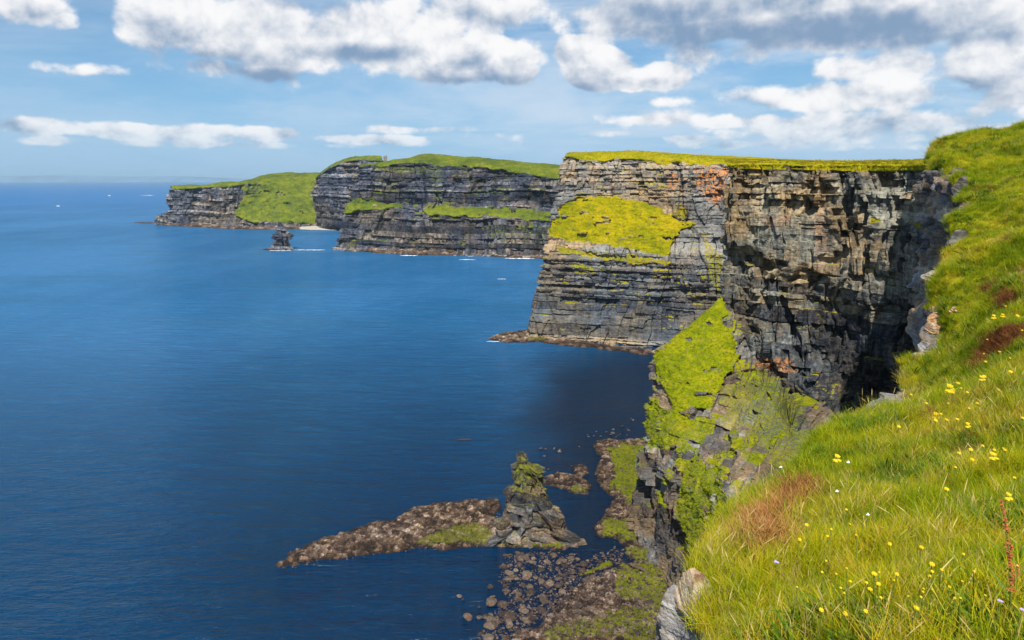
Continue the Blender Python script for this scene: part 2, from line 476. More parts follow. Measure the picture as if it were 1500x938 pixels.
def mesh_from(name, verts, faces, mats=None, mask=None, smooth=False, fmat=None):
    me = bpy.data.meshes.new(name)
    verts = np.ascontiguousarray(verts, dtype=np.float32).reshape(-1, 3)
    faces = np.asarray(faces, dtype=np.int32)
    nf, k = faces.shape
    me.vertices.add(len(verts)); me.vertices.foreach_set('co', verts.ravel())
    me.loops.add(nf * k); me.loops.foreach_set('vertex_index', faces.ravel())
    me.polygons.add(nf)
    me.polygons.foreach_set('loop_start', np.arange(0, nf * k, k, dtype=np.int32))
    me.polygons.foreach_set('loop_total', np.full(nf, k, dtype=np.int32))
    if fmat is not None: me.polygons.foreach_set('material_index', np.asarray(fmat, dtype=np.int32))
    me.update(calc_edges=True)
    me.polygons.foreach_set('use_smooth', np.full(nf, bool(smooth)))
    if mask is not None:
        a = me.color_attributes.new('mask', 'FLOAT_COLOR', 'POINT')
        a.data.foreach_set('color', np.ascontiguousarray(mask, dtype=np.float32).reshape(-1, 4).ravel())
    for mt in (mats or []): me.materials.append(mt)
    return me


def link(name, me, parent=None):
    o = bpy.data.objects.new(name, me)
    COL.objects.link(o)
    if parent is not None: o.parent = parent
    return o


def interp_axis(C, counts, soft=0.75, first=None):
    """interpolate control array C along axis 0"""
    n = C.shape[0]
    out = []
    for i in range(n - 1):
        p1, p2 = C[i], C[i + 1]
        p0 = C[i - 1] if i > 0 else 2 * p1 - p2
        p3 = C[i + 2] if i + 2 < n else 2 * p2 - p1
        k = counts[i]
        t = (np.arange(k) / k).reshape((k,) + (1,) * (C.ndim - 1))
        if i == n - 2:
            t = (np.arange(k + 1) / k).reshape((k + 1,) + (1,) * (C.ndim - 1))
        d12 = np.linalg.norm(p2 - p1, axis=-1, keepdims=True) + 1e-6
        d01 = np.linalg.norm(p1 - p0, axis=-1, keepdims=True) + 1e-6
        d23 = np.linalg.norm(p3 - p2, axis=-1, keepdims=True) + 1e-6
        m1 = ((p1 - p0) / d01 + (p2 - p1) / d12) * .5 * d12
        m2 = ((p2 - p1) / d12 + (p3 - p2) / d23) * .5 * d12
        h = (2 * t ** 3 - 3 * t ** 2 + 1) * p1 + (t ** 3 - 2 * t ** 2 + t) * m1 + (-2 * t ** 3 + 3 * t ** 2) * p2 + (t ** 3 - t ** 2) * m2
        lin = p1 * (1 - t) + p2 * t
        out.append(lin + (h - lin) * (first if first is not None and i == 0 else soft))
    return np.concatenate(out, 0)


def px_len(A, Bp):
    ua, va = project(A[..., 0], A[..., 1], A[..., 2]); ub, vb = project(Bp[..., 0], Bp[..., 1], Bp[..., 2])
    return np.hypot(ua - ub, va - vb) * 1024 / 1500


def patch(cols, dens=1.6, cap=260, hidden_cols=(), soft=.75, first=None):
    """surface through control columns (each a list of world points, same count)"""
    C = np.array(cols, float)
    nc, nl = C.shape[:2]
    cu = []
    for i in range(nc - 1):
        L = np.median(px_len(C[i], C[i + 1]))
        if i in hidden_cols: L = min(L, 20)
        cu.append(int(np.clip(L * dens, 4, cap)))
    cv = []
    vis = [i for i in range(nc) if i not in hidden_cols and (i - 1) not in hidden_cols] or list(range(nc))
    for j in range(nl - 1):
        L = np.median([px_len(C[i, j], C[i, j + 1]) for i in vis])
        cv.append(int(np.clip(L * dens, 4, cap)))
    G = interp_axis(C, cu, soft)
    G = interp_axis(np.swapaxes(G, 0, 1), cv, soft, first)
    G = np.swapaxes(G, 0, 1)
    lev = np.concatenate([i + np.arange(k) / k for i, k in enumerate(cv)] + [[nl - 1]])
    colp = np.concatenate([i + np.arange(k) / k for i, k in enumerate(cu)] + [[nc - 1]])
    return G, colp, lev


def grid_normals(G):
    du = np.gradient(G, axis=0); dv = np.gradient(G, axis=1)
    n = np.cross(du, dv)
    return n / (np.linalg.norm(n, axis=-1, keepdims=True) + 1e-9)


def grid_faces(nu, nv, flip=False, wrap=False):
    i = np.arange(nu if wrap else nu - 1); j = np.arange(nv - 1)
    I, J = np.meshgrid(i, j, indexing='ij')
    I2 = (I + 1) % nu
    f = np.stack([I * nv + J, I2 * nv + J, I2 * nv + J + 1, I * nv + J + 1], -1).reshape(-1, 4)
    return f[:, ::-1] if flip else f


def beds(rng, zmax, zmin, zones):
    """bed boundaries from top to bottom; zones: (z_low, tmin, tmax, ledge, block, wmin, wmax, tone)"""
    z = zmax + 5; zb = [z]; rows = []
    while z > zmin - 10:
        for zn in zones:
            if z > zn[0]: break
        t = rng.uniform(zn[1], zn[2])
        rows.append((rng.uniform(-1, 1) * zn[3], zn[4] * rng.uniform(.5, 1.2), rng.uniform(zn[5], zn[6]), rng.uniform(0, 1), np.clip(zn[7] + rng.uniform(-.28, .28), 0, 1)))
        z -= t; zb.append(z)
    return np.array(zb), np.array(rows)


def bed_displace(S, Z, zb, rows, seed, warp=1.2, dip=0.0, joint=0.35, sc=1.0):
    o = Z * 0
    zz = Z + warp * vnoise(S / 28 / sc, o + .5, o, seed) + dip * S + .35 * warp * fbm(S / 7 / sc, Z / 9 / sc, o, 2, seed + 1)
    idx = np.clip(np.searchsorted(-zb, -zz) - 1, 0, len(rows) - 1)
    off, amp, w, ph, tone = [rows[idx, k] for k in range(5)]
    thick = (zb[:-1] - zb[1:])[idx]
    fz = (zb[idx] - zz) / thick
    # ledges come and go along the face
    off = off * (.45 + 1.1 * sstep(-.5, .5, fbm(S / 18 / sc, idx * 3.7, o, 2, seed + 12)))
    sj = S + 1.6 * sc * fbm(S / 3 / sc, Z / 3 / sc, o, 2, seed + 2)
    q = sj / w + ph * 17
    # uneven joint spacing: shift joint positions cell by cell
    q = q + .55 * np.sin(q * 2.1 + ph * 40) * .5
    cell = np.floor(q); fs = q - cell
    r1 = hsh(cell, idx, seed + 3); r2 = hsh(cell, idx, seed + 4); r3 = hsh(cell, idx, seed + 6); r4 = hsh(cell, idx, seed + 8)
    d = off + amp * (r1 * 2 - 1) + amp * 1.6 * (fs - .5) * (r2 * 2 - 1) + amp * .8 * (fz - .5) * (r3 * 2 - 1)
    d = d - amp * 2.2 * (r4 > .90)                       # fallen blocks leave hollows
    edge = np.minimum(fs * w, fz * thick)
    js = joint * (r4 > .45) * (.4 + r2)
    d = d - js * np.exp(-(edge / (.35 * sc)) ** 2)
    # deep weathered notches between some beds
    nt = hsh(idx, 0, seed + 13) > .72
    d = d - nt * 2.2 * amp * np.exp(-(fz * thick / (.55 * sc)) ** 2) * sstep(-.15, .35, fbm(S / 14 / sc, idx * 1.9, o, 2, seed + 14))
    tn = tone + .30 * (r3 - .5)
    return d, np.clip(tn, 0, 1)


def split_and_link(name, part_name, G, mask, mat, flip, kind='structure', label=None, turf_thr=.5, cat=None):
    """one mesh for the rock and a child for the turf growing on it"""
    nu, nv = G.shape[:2]
    F = grid_faces(nu, nv, flip)
    V = G.reshape(-1, 3); Mk = mask.reshape(-1, 4)
    ft = Mk[F, 1].mean(1) > turf_thr
    def sub(sel, nm, smooth):
        Fs = F[sel]
        used, inv = np.unique(Fs, return_inverse=True)
        return mesh_from(nm, V[used], inv.reshape(Fs.shape), [mat], Mk[used], smooth)
    root = link(name, sub(~ft, name, False))
    if kind: root['kind'] = kind
    if label: root['label'] = label
    if cat: root['category'] = cat
    if part_name and ft.any():
        link(part_name, sub(ft, part_name, True), root)
    return root


def edge_smooth(M, k=1):
    return M


def build_cliff(name, cols, mat, zones, seed, dens=1.6, cap=260, hidden=(), edge_level=2, big=3.0, pil=(14, 2.5), fine=.5, turf_polys=(), stain_polys=(),
                warp=1.2, dip=0.0, label=None, slope_turf=.25, foot=None, hummock=.6, turf_noise=(14, 9), sea_pt=(-100, 100, 60), extra=None, scale=1.0, joint=.35, polywarp=10, fr=.06, calm=(), soft=.75, cool=None):
    G, colp, lev = patch(cols, dens, cap, hidden, soft, first=0 if edge_level == 2 else None)
    G[..., 2] += (sstep(edge_level + .05, edge_level - .3, lev) * sstep(.3, .95, lev))[None, :] * 1.5 * scale ** .7 * fbm(G[..., 0] / 14 / scale, G[..., 1] / 14 / scale, G[..., 0] * 0, 4, seed + 60, .6)
    N = grid_normals(G)
    to = np.array(sea_pt) - G
    flip = (N * to).sum(-1).mean() < 0
    if flip: N = -N
    mid = G[:, min(edge_level + 1, G.shape[1] - 1):].mean(1)
    dS = np.hypot(np.diff(mid[:, 0]), np.diff(mid[:, 1]))
    S = np.concatenate([[0], np.cumsum(dS)])[:, None] + np.zeros(G.shape[:2])
    X, Y, Z = G[..., 0], G[..., 1], G[..., 2]
    rng = np.random.RandomState(seed)
    zb, rows = beds(rng, Z.max(), Z.min(), zones)
    d, tone = bed_displace(S, Z, zb, rows, seed, warp, dip, joint, scale)
    # buttresses and clefts
    pw, pa = pil
    o = Z * 0
    wv = fbm(S / pw / 1.5, Z / pw / 2.5, o, 3, seed + 20, .6)
    q = S / pw + 1.1 * wv
    zc = np.floor(Z / (pw * 2.2) + 3 * hsh(np.floor(q), 0, seed + 21) + .3 * vnoise(S / 3 / scale, o, o, seed + 25))
    r = hsh(np.floor(q), zc, seed + 22)
    fq = q - np.floor(q)
    d = d + pa * (r * 2 - 1) + pa * 1.1 * (fq - .5) * (hsh(np.floor(q), zc, seed + 23) * 2 - 1)
    # winding clefts
    cl = np.abs(vnoise(S / (pw * .9) + .8 * wv, Z / (pw * 4), o, seed + 26))
    d = d - pa * 1.5 * np.exp(-(cl / .07) ** 2) * sstep(-.1, .3, vnoise(S / pw, Z / pw / 1.6, o, seed + 27))
    cl2 = np.abs(vnoise(S / (pw * .38) + 1.5 * wv, Z / (pw * 2.2), o, seed + 36))
    d = d - pa * .45 * np.exp(-(cl2 / .10) ** 2) * sstep(-.2, .4, vnoise(S / pw / 2, Z / pw, o, seed + 37))
    # hollows where whole slabs have gone
    hv = vnoise(np.floor(S / (pw * .45)) * .7 + 3, np.floor(Z / (pw * .35)) * .8, o, seed + 28)
    d = d - pa * .9 * sstep(.35, .5, hv)
    d = d + big * fbm(X / 32 / scale, Y / 32 / scale, Z / 45 / scale, 3, seed + 30)
    d = d + fine * fbm(X / 3.2 / scale, Y / 3.2 / scale, Z / 2.0 / scale, 3, seed + 31, .6)
    U, Vp = project(X, Y, Z)
    # turf
    turf = np.where(lev[None, :] <= edge_level - .05, 1.0, 0.0) + np.zeros(G.shape[:2])
    # ragged turf fringe hanging over the edge
    fringe = edge_level + fr + fr * 1.8 * fbm(S / 6 / scale, S * 0, S * 0, 3, seed + 40)
    turf = np.maximum(turf, sstep(.05, -.05, lev[None, :] - fringe) * 1.0)
    du = polywarp * fbm(X / turf_noise[0], Y / turf_noise[0], Z / turf_noise[1], 4, seed + 41, .6)
    for poly, wgt in turf_polys:
        sd = poly_sd(U, Vp, poly) + du
        hole = sstep(.30, .46, fbm(X / 7 / scale, Y / 7 / scale, Z / 2.4 / scale, 4, seed + 45, .62)) * .85
        turf = np.maximum(turf, sstep(-2.5, 2.5, sd) * wgt * (1 - hole))
    cap_w = sstep(edge_level - .01, edge_level + .05, lev)[None, :]
    rockw = cap_w * (1 - .88 * sstep(.35, .75, turf))
    for poly, wgt in calm:
        rockw = rockw * (1 - wgt * sstep(-10, 8, poly_sd(U, Vp, poly)))
    dd = d * rockw + hummock * 1.4 * fbm(X / 5 / scale, Y / 5 / scale, Z / 2.2 / scale, 5, seed + 43, .68) * (1 - rockw) * (sstep(edge_level - .6, edge_level - .1, lev)[None, :] * .7 + .3)
    dir_ = N.copy(); dir_[..., 2] *= .25
    dir_ = dir_ / (np.linalg.norm(dir_, axis=-1, keepdims=True) + 1e-9)
    hidefade = np.ones(G.shape[:2])
    if foot:   # rising ledge at the waterline
        dd = dd
    G2 = G + dir_ * dd[..., None]
    if extra is not None:
        G2, turf, tone = extra(G2, turf, tone, U, Vp, S, Z)
    N2 = grid_normals(G2)
    if flip: N2 = -N2
    up = N2[..., 2]
    tuft = sstep(.60, .9, up) * sstep(-.1, .35, fbm(X / 9 / scale, Y / 9 / scale, Z / 6 / scale, 3, seed + 50)) * slope_turf * 4
    tuft = np.where(Z > 9, tuft, 0)
    turf = np.clip(np.maximum(turf, np.clip(tuft, 0, .75)), 0, 1)
    stain = np.zeros(G.shape[:2])
    for poly, wgt in stain_polys:
        stain = np.maximum(stain, sstep(-6, 5, poly_sd(U, Vp, poly) + du * .8) * wgt)
    # pale wave-washed foot
    wet = sstep(9 * scale ** .5, 2, Z)
    tone = np.clip(tone * (1 - wet) + wet * (.35 + .5 * tone), 0, 1)
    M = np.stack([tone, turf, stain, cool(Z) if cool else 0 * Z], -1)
    root = split_and_link(name, 'turf', G2, M, mat, flip, 'structure', label, turf_thr=.55)
    return root, (G2, turf, N2, lev)


def off(col, dx, dy, dz=0):
    return [(p[0] + dx, p[1] + dy, max(p[2] + dz, 0) if i else p[2] + dz) for i, p in enumerate(col)]


# ------------------------------------------------------------------ SEA
ys = np.concatenate([[-8000, -2000], np.linspace(-400, 400, 9), [900, 2000, 5000, 12000, 24000, 40000]])
xs = np.array([-40000, -20000, -5000, -1500, -400, 0, 400, 1500, 5000, 20000, 40000.])
XX, YY = np.meshgrid(xs, ys, indexing='ij')
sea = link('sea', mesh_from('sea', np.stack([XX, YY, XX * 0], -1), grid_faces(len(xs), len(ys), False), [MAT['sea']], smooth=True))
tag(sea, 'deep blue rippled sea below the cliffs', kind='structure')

# ------------------------------------------------------------------ CLIFF 2 : big headland with the yellow-green slope
def sea_y(u, v): return W(u, v)[1]


def col2(crest, edge, gt, gb, lo, bt, base):
    b = W(*base)
    c = P(*crest)
    return [(c[0] + 500, c[1] + 420, c[2] - 6), c, P(*edge), P(*gt), P(*gb), P(*lo), P(*bt), (b[0], b[1], -3)]


c2_1 = col2((834, 224.5, 665), (829, 229, 640), (817, 285, 632), (802, 350, 624), (788, 430, 616), (777, 490, 610), (774, 498))
cols = [off(c2_1, 90, 330), off(c2_1, 25, 60),
        c2_1,
        col2((880, 223, 660), (876, 231, 634), (872, 286, 620), (870, 362, 606), (862, 440, 598), (852, 496, 594), (850, 504)),
        col2((945, 223, 650), (942, 233, 622), (945, 306, 607), (960, 372, 592), (945, 440, 586), (925, 506, 582), (922, 512)),
        col2((1005, 228, 640), (1003, 236, 606), (1003, 326, 594), (1003, 382, 582), (1000, 450, 576), (995, 512, 572), (995, 518)),
        col2((1070, 233, 630), (1068, 241, 590), (1068, 330, 580), (1068, 388, 570), (1068, 455, 564), (1065, 520, 560), (1065, 525)),
        col2((1180, 236, 600), (1180, 244, 560), (1180, 334, 550), (1180, 392, 545), (1180, 465, 540), (1180, 535, 536), (1180, 540)),
        col2((1400, 238, 520), (1400, 246, 480), (1400, 345, 475), (1400, 412, 470), (1400, 500, 465), (1400, 572, 462), (1400, 580))]
# zones by height: (z_low, tmin, tmax, ledge, block, wmin, wmax, tone)
zones2 = [(112, 1.2, 3.2, .9, 1.0, 3, 8, .62), (70, 2, 5, .8, .8, 4, 10, .6), (38, .9, 2.6, 1.5, .9, 3, 9, .38), (8, 4, 10, .9, .9, 8, 20, .30), (-20, 1, 2, 1.5, .8, 3, 8, .6)]
turf2 = [([(850, 288), (900, 289), (945, 300), (972, 312), (1000, 322), (1016, 328), (994, 343), (978, 374), (900, 364), (830, 352), (806, 345), (808, 322), (826, 300)], 1.0),
         ([(978, 312), (1002, 300), (1010, 308), (1004, 322), (990, 328)], .55),
         ([(815, 358), (900, 370), (985, 382), (980, 392), (880, 384), (820, 372)], .62),
         ([(1030, 345), (1060, 380), (1055, 440), (1035, 400)], .5), ([(830, 384), (900, 392), (900, 402), (840, 396)], .55)]
stain2 = [([(1014, 246), (1064, 248), (1066, 275), (1050, 303), (1030, 285)], 1.0), ([(980, 255), (988, 255), (988, 275), (980, 275)], .9)]
root, G_c2 = build_cliff('headland', cols, MAT['wall_mid'], zones2, 21, dens=1.7, hidden=(0, 1, 6, 7), big=4.5, pil=(17, 2.2), fine=1.0, turf_polys=turf2, stain_polys=stain2, warp=1.5, scale=1.6, hummock=1.3,
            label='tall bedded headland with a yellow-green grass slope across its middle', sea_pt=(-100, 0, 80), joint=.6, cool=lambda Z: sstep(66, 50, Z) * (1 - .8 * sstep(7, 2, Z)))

# ------------------------------------------------------------------ CLIFF 1 : the near wall
def col1(crest, edge, bb, sb, rc, pm, ft):
    c = P(*crest); f = P(*ft)
    return [(c[0] + 600, c[1] + 110, c[2] - 3), c, P(*edge), P(*bb), P(*sb), P(*rc), P(*pm), f, (f[0] + 2, f[1] + 3, f[2] - 25)]


c1_2 = col1((1066, 236, 330), (1066, 243, 300), (1066, 300, 298), (1064, 352, 297), (1064, 372, 301), (1064, 400, 300), (1062, 436, 301))
cols = [off(c1_2, 230, 120), off(c1_2, 60, 60), c1_2,
        col1((1090, 236.5, 322), (1090, 241, 294), (1090, 300, 292), (1092, 362, 291), (1092, 376, 295), (1092, 430, 292), (1092, 500, 288)),
        col1((1130, 237, 315), (1130, 242, 287), (1130, 296, 284), (1130, 378, 283), (1130, 396, 285), (1130, 450, 281), (1128, 535, 270)),
        col1((1195, 237, 300), (1195, 243, 273), (1195, 308, 270), (1195, 398, 268), (1195, 424, 272), (1192, 500, 268), (1190, 580, 252)),
        col1((1262, 237, 292), (1262, 243, 262), (1262, 310, 259), (1260, 440, 254), (1260, 466, 258), (1255, 560, 256), (1245, 650, 238)),
        col1((1330, 237, 275), (1330, 243, 246), (1330, 320, 242), (1328, 455, 238), (1322, 486, 242), (1310, 570, 240), (1300, 670, 226)),
        col1((1378, 235, 240), (1378, 241, 214), (1375, 330, 208), (1370, 450, 200), (1360, 490, 204), (1350, 590, 206), (1345, 700, 196)),
        col1((1450, 232, 175), (1450, 238, 156), (1448, 350, 152), (1446, 450, 150), (1446, 520, 154), (1446, 620, 154), (1446, 760, 150))]
zones1 = [(125, .9, 2.2, .7, .6, 2, 5, .54), (112, .8, 3.2, .6, .6, 2.5, 9, .56), (97, 3, 9, .4, .5, 8, 22, .62), (85, 1.0, 6, .6, .8, 3, 9, .44), (-20, 2.5, 9, .7, .9, 3, 10, .42)]


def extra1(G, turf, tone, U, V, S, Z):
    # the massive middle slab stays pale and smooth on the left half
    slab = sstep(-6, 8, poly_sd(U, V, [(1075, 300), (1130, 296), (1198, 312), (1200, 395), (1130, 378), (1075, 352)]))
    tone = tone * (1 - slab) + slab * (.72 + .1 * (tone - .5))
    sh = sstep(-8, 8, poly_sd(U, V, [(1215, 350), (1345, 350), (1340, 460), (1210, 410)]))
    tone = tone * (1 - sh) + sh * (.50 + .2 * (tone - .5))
    low = sstep(440, 520, V) * sstep(1180, 1220, U)  # overhang shade of the lower right face painted into the tone
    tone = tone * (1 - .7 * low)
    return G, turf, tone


turf1 = [([(1068, 236), (1400, 236), (1400, 252), (1330, 249), (1260, 253), (1180, 250), (1068, 247)], .9), ([(1275, 318), (1290, 316), (1292, 326), (1276, 328)], .9), ([(1345, 322), (1358, 322), (1356, 336), (1344, 334)], .9)]
stain1 = [([(1190, 290), (1206, 290), (1208, 400), (1190, 400)], .35), ([(1118, 318), (1160, 316), (1160, 332), (1120, 334)], .4), ([(1030, 520), (1160, 528), (1160, 545), (1140, 545)], .6)]
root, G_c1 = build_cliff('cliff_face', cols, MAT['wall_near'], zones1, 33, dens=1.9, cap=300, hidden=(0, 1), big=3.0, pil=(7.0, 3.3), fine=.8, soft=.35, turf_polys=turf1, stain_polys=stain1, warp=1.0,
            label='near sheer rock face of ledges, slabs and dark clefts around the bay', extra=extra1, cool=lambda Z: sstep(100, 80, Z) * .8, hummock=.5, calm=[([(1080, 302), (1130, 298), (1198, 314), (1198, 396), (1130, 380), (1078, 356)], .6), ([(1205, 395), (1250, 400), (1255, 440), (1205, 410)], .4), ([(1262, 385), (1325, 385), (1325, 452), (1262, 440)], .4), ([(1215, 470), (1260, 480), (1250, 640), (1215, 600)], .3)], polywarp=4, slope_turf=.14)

# ------------------------------------------------------------------ grassy spur below the near wall
def spur(*pts):
    out = [P(*p) for p in pts[:-1]]
    b = W(*pts[-1]) if len(pts[-1]) == 2 else pts[-1]
    return out + [(b[0], b[1], -3)]


s1 = spur((1064, 424, 303), (1045, 446, 298), (1008, 478, 294), (962, 516, 290), (950, 580, 284), (946, 650, 276), (936, 720, 270), (928, 765))
cols = [off(s1, 70, 60), off(s1, 18, 14),
        s1,
        spur((1078, 440, 303), (1066, 475, 288), (1035, 520, 279), (1000, 560, 271), (985, 610, 263), (962, 668, 255), (950, 735, 252), (938, 800)),
        spur((1095, 480, 296), (1085, 540, 276), (1065, 570, 266), (1040, 610, 255), (1015, 650, 245), (990, 690, 238), (975, 770, 236), (962, 835)),
        spur((1125, 520, 284), (1118, 560, 264), (1105, 600, 243), (1085, 640, 231), (1060, 675, 221), (1035, 715, 214), (1005, 800, 214), (985, 880)),
        spur((1185, 560, 268), (1165, 590, 243), (1150, 620, 224), (1130, 655, 208), (1108, 690, 193), (1085, 725, 186), (1035, 820, 190), (1000, 950)),
        spur((1252, 625, 250), (1235, 640, 219), (1215, 665, 194), (1190, 690, 178), (1160, 720, 162), (1130, 760, 157), (1075, 870, 165), (1005, 1050)),
        [(112, 165, 72), (92, 155, 68), (76, 146, 65), (68, 140, 62), (60, 136, 58), (54, 132, 50), (50, 130, 25), (47, 128, -3)],
        [(100, 70, 85), (80, 70, 80), (66, 70, 76), (56, 70, 70), (48, 70, 62), (42, 70, 50), (38, 70, 25), (34, 70, -3)]]
zonesS = [(60, 1.5, 4, .5, .7, 3, 8, .5), (30, 1.5, 4, .9, .9, 3, 8, .45), (-20, 4, 9, 1.0, 1.2, 5, 12, .35)]
turfS = [([(1058, 430), (1068, 470), (1082, 520), (1068, 560), (1050, 590), (1020, 600), (1000, 625), (985, 600), (975, 560), (962, 545), (960, 515), (1010, 474)], 1.0),
         ([(950, 585), (985, 600), (1010, 620), (1040, 590), (1040, 640), (1000, 660), (950, 650)], .62),
         ([(1040, 560), (1100, 540), (1180, 570), (1190, 620), (1120, 640), (1060, 620)], .5),
         ([(1120, 620), (1220, 620), (1230, 660), (1180, 700), (1120, 680)], .5),
         ([(990, 670), (1050, 680), (1075, 760), (1060, 830), (1000, 800)], .6), ([(1170, 540), (1200, 580), (1180, 600)], .6)]
root, G_sp = build_cliff('grassy_spur', cols, MAT['scree'], zonesS, 47, dens=1.7, cap=220, hidden=(0, 1, 7, 8), edge_level=0, big=2.4, pil=(9, 1.4), fine=1.1, turf_polys=turfS, warp=1.4,
            label='steep spur below the near wall with bright green grass and grey scree', hummock=1.0, polywarp=26, slope_turf=.2, turf_noise=(9, 7), sea_pt=(-100, 150, 200), joint=.5)

# ------------------------------------------------------------------ CLIFF 3 and the farther ones
def col3(far, crest, edge, lt, lb, bt, base):
    b = W(*base); c = P(*crest)
    return [(c[0] + 50, c[1] + far, c[2] - 10), c, P(*edge), P(*lt), P(*lb), P(*bt), (b[0], b[1], -5)]


k1 = col3(400, (530, 242, 1500), (526, 243, 1462), (513, 290, 1448), (504, 307, 1436), (494, 360, 1415), (490, 366))
cols = [off(k1, 120, 420), off(k1, 30, 90), k1,
        col3(400, (575, 236.5, 1500), (572, 240, 1440), (575, 292, 1415), (578, 308, 1400), (562, 364, 1372), (560, 370)),
        col3(500, (622, 227, 1640), (622, 238, 1450), (625, 298, 1410), (612, 311, 1375), (615, 368, 1338), (613, 373)),
        col3(500, (650, 227, 1680), (650, 242, 1470), (652, 298, 1420), (645, 314, 1370), (655, 369, 1325), (653, 374)),
        col3(500, (700, 235, 1640), (700, 242, 1420), (700, 300, 1385), (700, 318, 1340), (706, 370, 1300), (704, 375)),
        col3(500, (760, 238, 1560), (760, 251, 1370), (760, 304, 1345), (757, 322, 1310), (762, 373, 1275), (760, 377)),
        col3(500, (825, 243, 1450), (825, 262, 1300), (823, 312, 1290), (815, 328, 1270), (815, 376, 1245), (812, 380)),
        col3(500, (930, 246, 1350), (930, 270, 1200), (930, 320, 1200), (930, 340, 1190), (930, 385, 1180), (930, 390))]
for q_ in cols[:3]: q_[0] = (q_[0][0], q_[0][1], q_[0][2] - 70)
cols[1] = [(p_[0], p_[1], p_[2] - (6 if i_ < 3 else 0)) for i_, p_ in enumerate(cols[1])]
zones3 = [(95, 3, 8, 3.2, 1.6, 10, 30, .34), (62, 3, 7, 3, 1.5, 10, 25, .45), (12, 6, 14, 2.6, 2.6, 10, 30, .33), (-20, 2, 5, 5, 2, 8, 20, .85)]
turf3 = [([(498, 300), (535, 290), (560, 296), (590, 297), (592, 307), (540, 308), (500, 312)], .85),
         ([(622, 304), (680, 300), (760, 306), (830, 314), (830, 326), (760, 322), (690, 318), (625, 313)], .95),
         ([(540, 241), (590, 241), (640, 244), (650, 252), (600, 256), (545, 254)], .45),
         ([(628, 250), (645, 250), (650, 300), (630, 298)], .42), ([(700, 330), (810, 330), (800, 360), (720, 355)], .40)]
root, G_c3 = build_cliff('headland', cols, MAT['wall_far'], zones3, 61, dens=1.8, hidden=(0, 1, 8), big=14, pil=(34, 6.0), fine=3.0, turf_polys=turf3, warp=4, scale=4, hummock=2.5, polywarp=9, turf_noise=(40, 18),
            label='distant two-tiered headland carrying the small stone tower', sea_pt=(-300, 0, 80), joint=1.2)

k1 = col3(300, (466, 261.3, 2150), (462, 262, 2060), (459, 285, 2050), (460, 300, 2045), (462, 330, 2040), (462, 335.5))
cols = [off(k1, -10, 260), k1,
        col3(300, (486, 245.2, 2100), (484, 246, 1980), (481, 280, 1975), (482, 300, 1970), (484, 330, 1965), (484, 336.5)),
        col3(300, (516, 234.6, 2040), (514, 235.5, 1900), (512, 280, 1895), (512, 300, 1890), (512, 331, 1885), (512, 337.5)),
        col3(300, (560, 235, 1960), (560, 236, 1800), (560, 280, 1800), (560, 300, 1800), (560, 331, 1800), (560, 339))]
for q_ in cols: q_[0] = (q_[0][0], q_[0][1], q_[0][2] - 70)
root, _ = build_cliff('headland', cols, MAT['wall_far'], [(90, 3, 8, 3, 2, 10, 30, .5), (-20, 5, 12, 2, 2, 10, 25, .36)], 71, dens=1.8, hidden=(0,), big=14, pil=(36, 5), fine=3, warp=4, scale=4, hummock=2,
            label='grey cliff rising behind the pale beach, left of the tower headland', sea_pt=(-300, 0, 80), slope_turf=.1, joint=1.2, fr=.0)


k1 = col3(300, (253, 276.2, 2350), (250, 277, 2210), (247, 297, 2200), (246, 310, 2198), (244, 326, 2190), (242, 329.5))
cols = [off(k1, 40, 500), off(k1, 4, 120), k1,
        col3(300, (300, 274.3, 2350), (300, 275, 2190), (299, 295, 2180), (299, 310, 2175), (298, 327, 2168), (298, 331)),
        col3(300, (350, 269.8, 2350), (350, 271, 2170), (348, 292, 2150), (346, 308, 2140), (342, 329, 2112), (340, 333)),
        col3(300, (385, 257, 2420), (383, 268, 2230), (380, 290, 2185), (376, 308, 2140), (370, 330, 2092), (368, 334)),
        col3(300, (425, 253, 2450), (423, 262, 2280), (420, 285, 2220), (418, 308, 2150), (415, 330, 2085), (413, 334)),
        col3(300, (470, 253, 2450), (470, 262, 2300), (468, 285, 2240), (465, 308, 2160), (463, 330, 2080), (461, 334)),
        col3(300, (540, 253, 2450), (540, 262, 2300), (540, 285, 2240), (540, 308, 2160), (540, 331, 2080), (540, 335))]
turf4 = [([(375, 250), (520, 250), (520, 326), (440, 328), (385, 328), (350, 322), (342, 312), (362, 290), (385, 285)], 1.0), ([(352, 270), (400, 268), (400, 290), (360, 280)], .6)]
root, _ = build_cliff('headland', cols, MAT['wall_far'], [(60, 6, 14, 2, 3, 10, 30, .48), (-20, 6, 14, 3, 3, 10, 30, .5)], 81, dens=1.9, hidden=(0, 1), big=16, pil=(26, 7), fine=4, warp=4, scale=4, hummock=5, turf_polys=turf4, polywarp=8, turf_noise=(60, 40),
            label='farthest headland, rock at its seaward tip and a green slope behind', sea_pt=(-300, 0, 80), slope_turf=.05, joint=1.2)

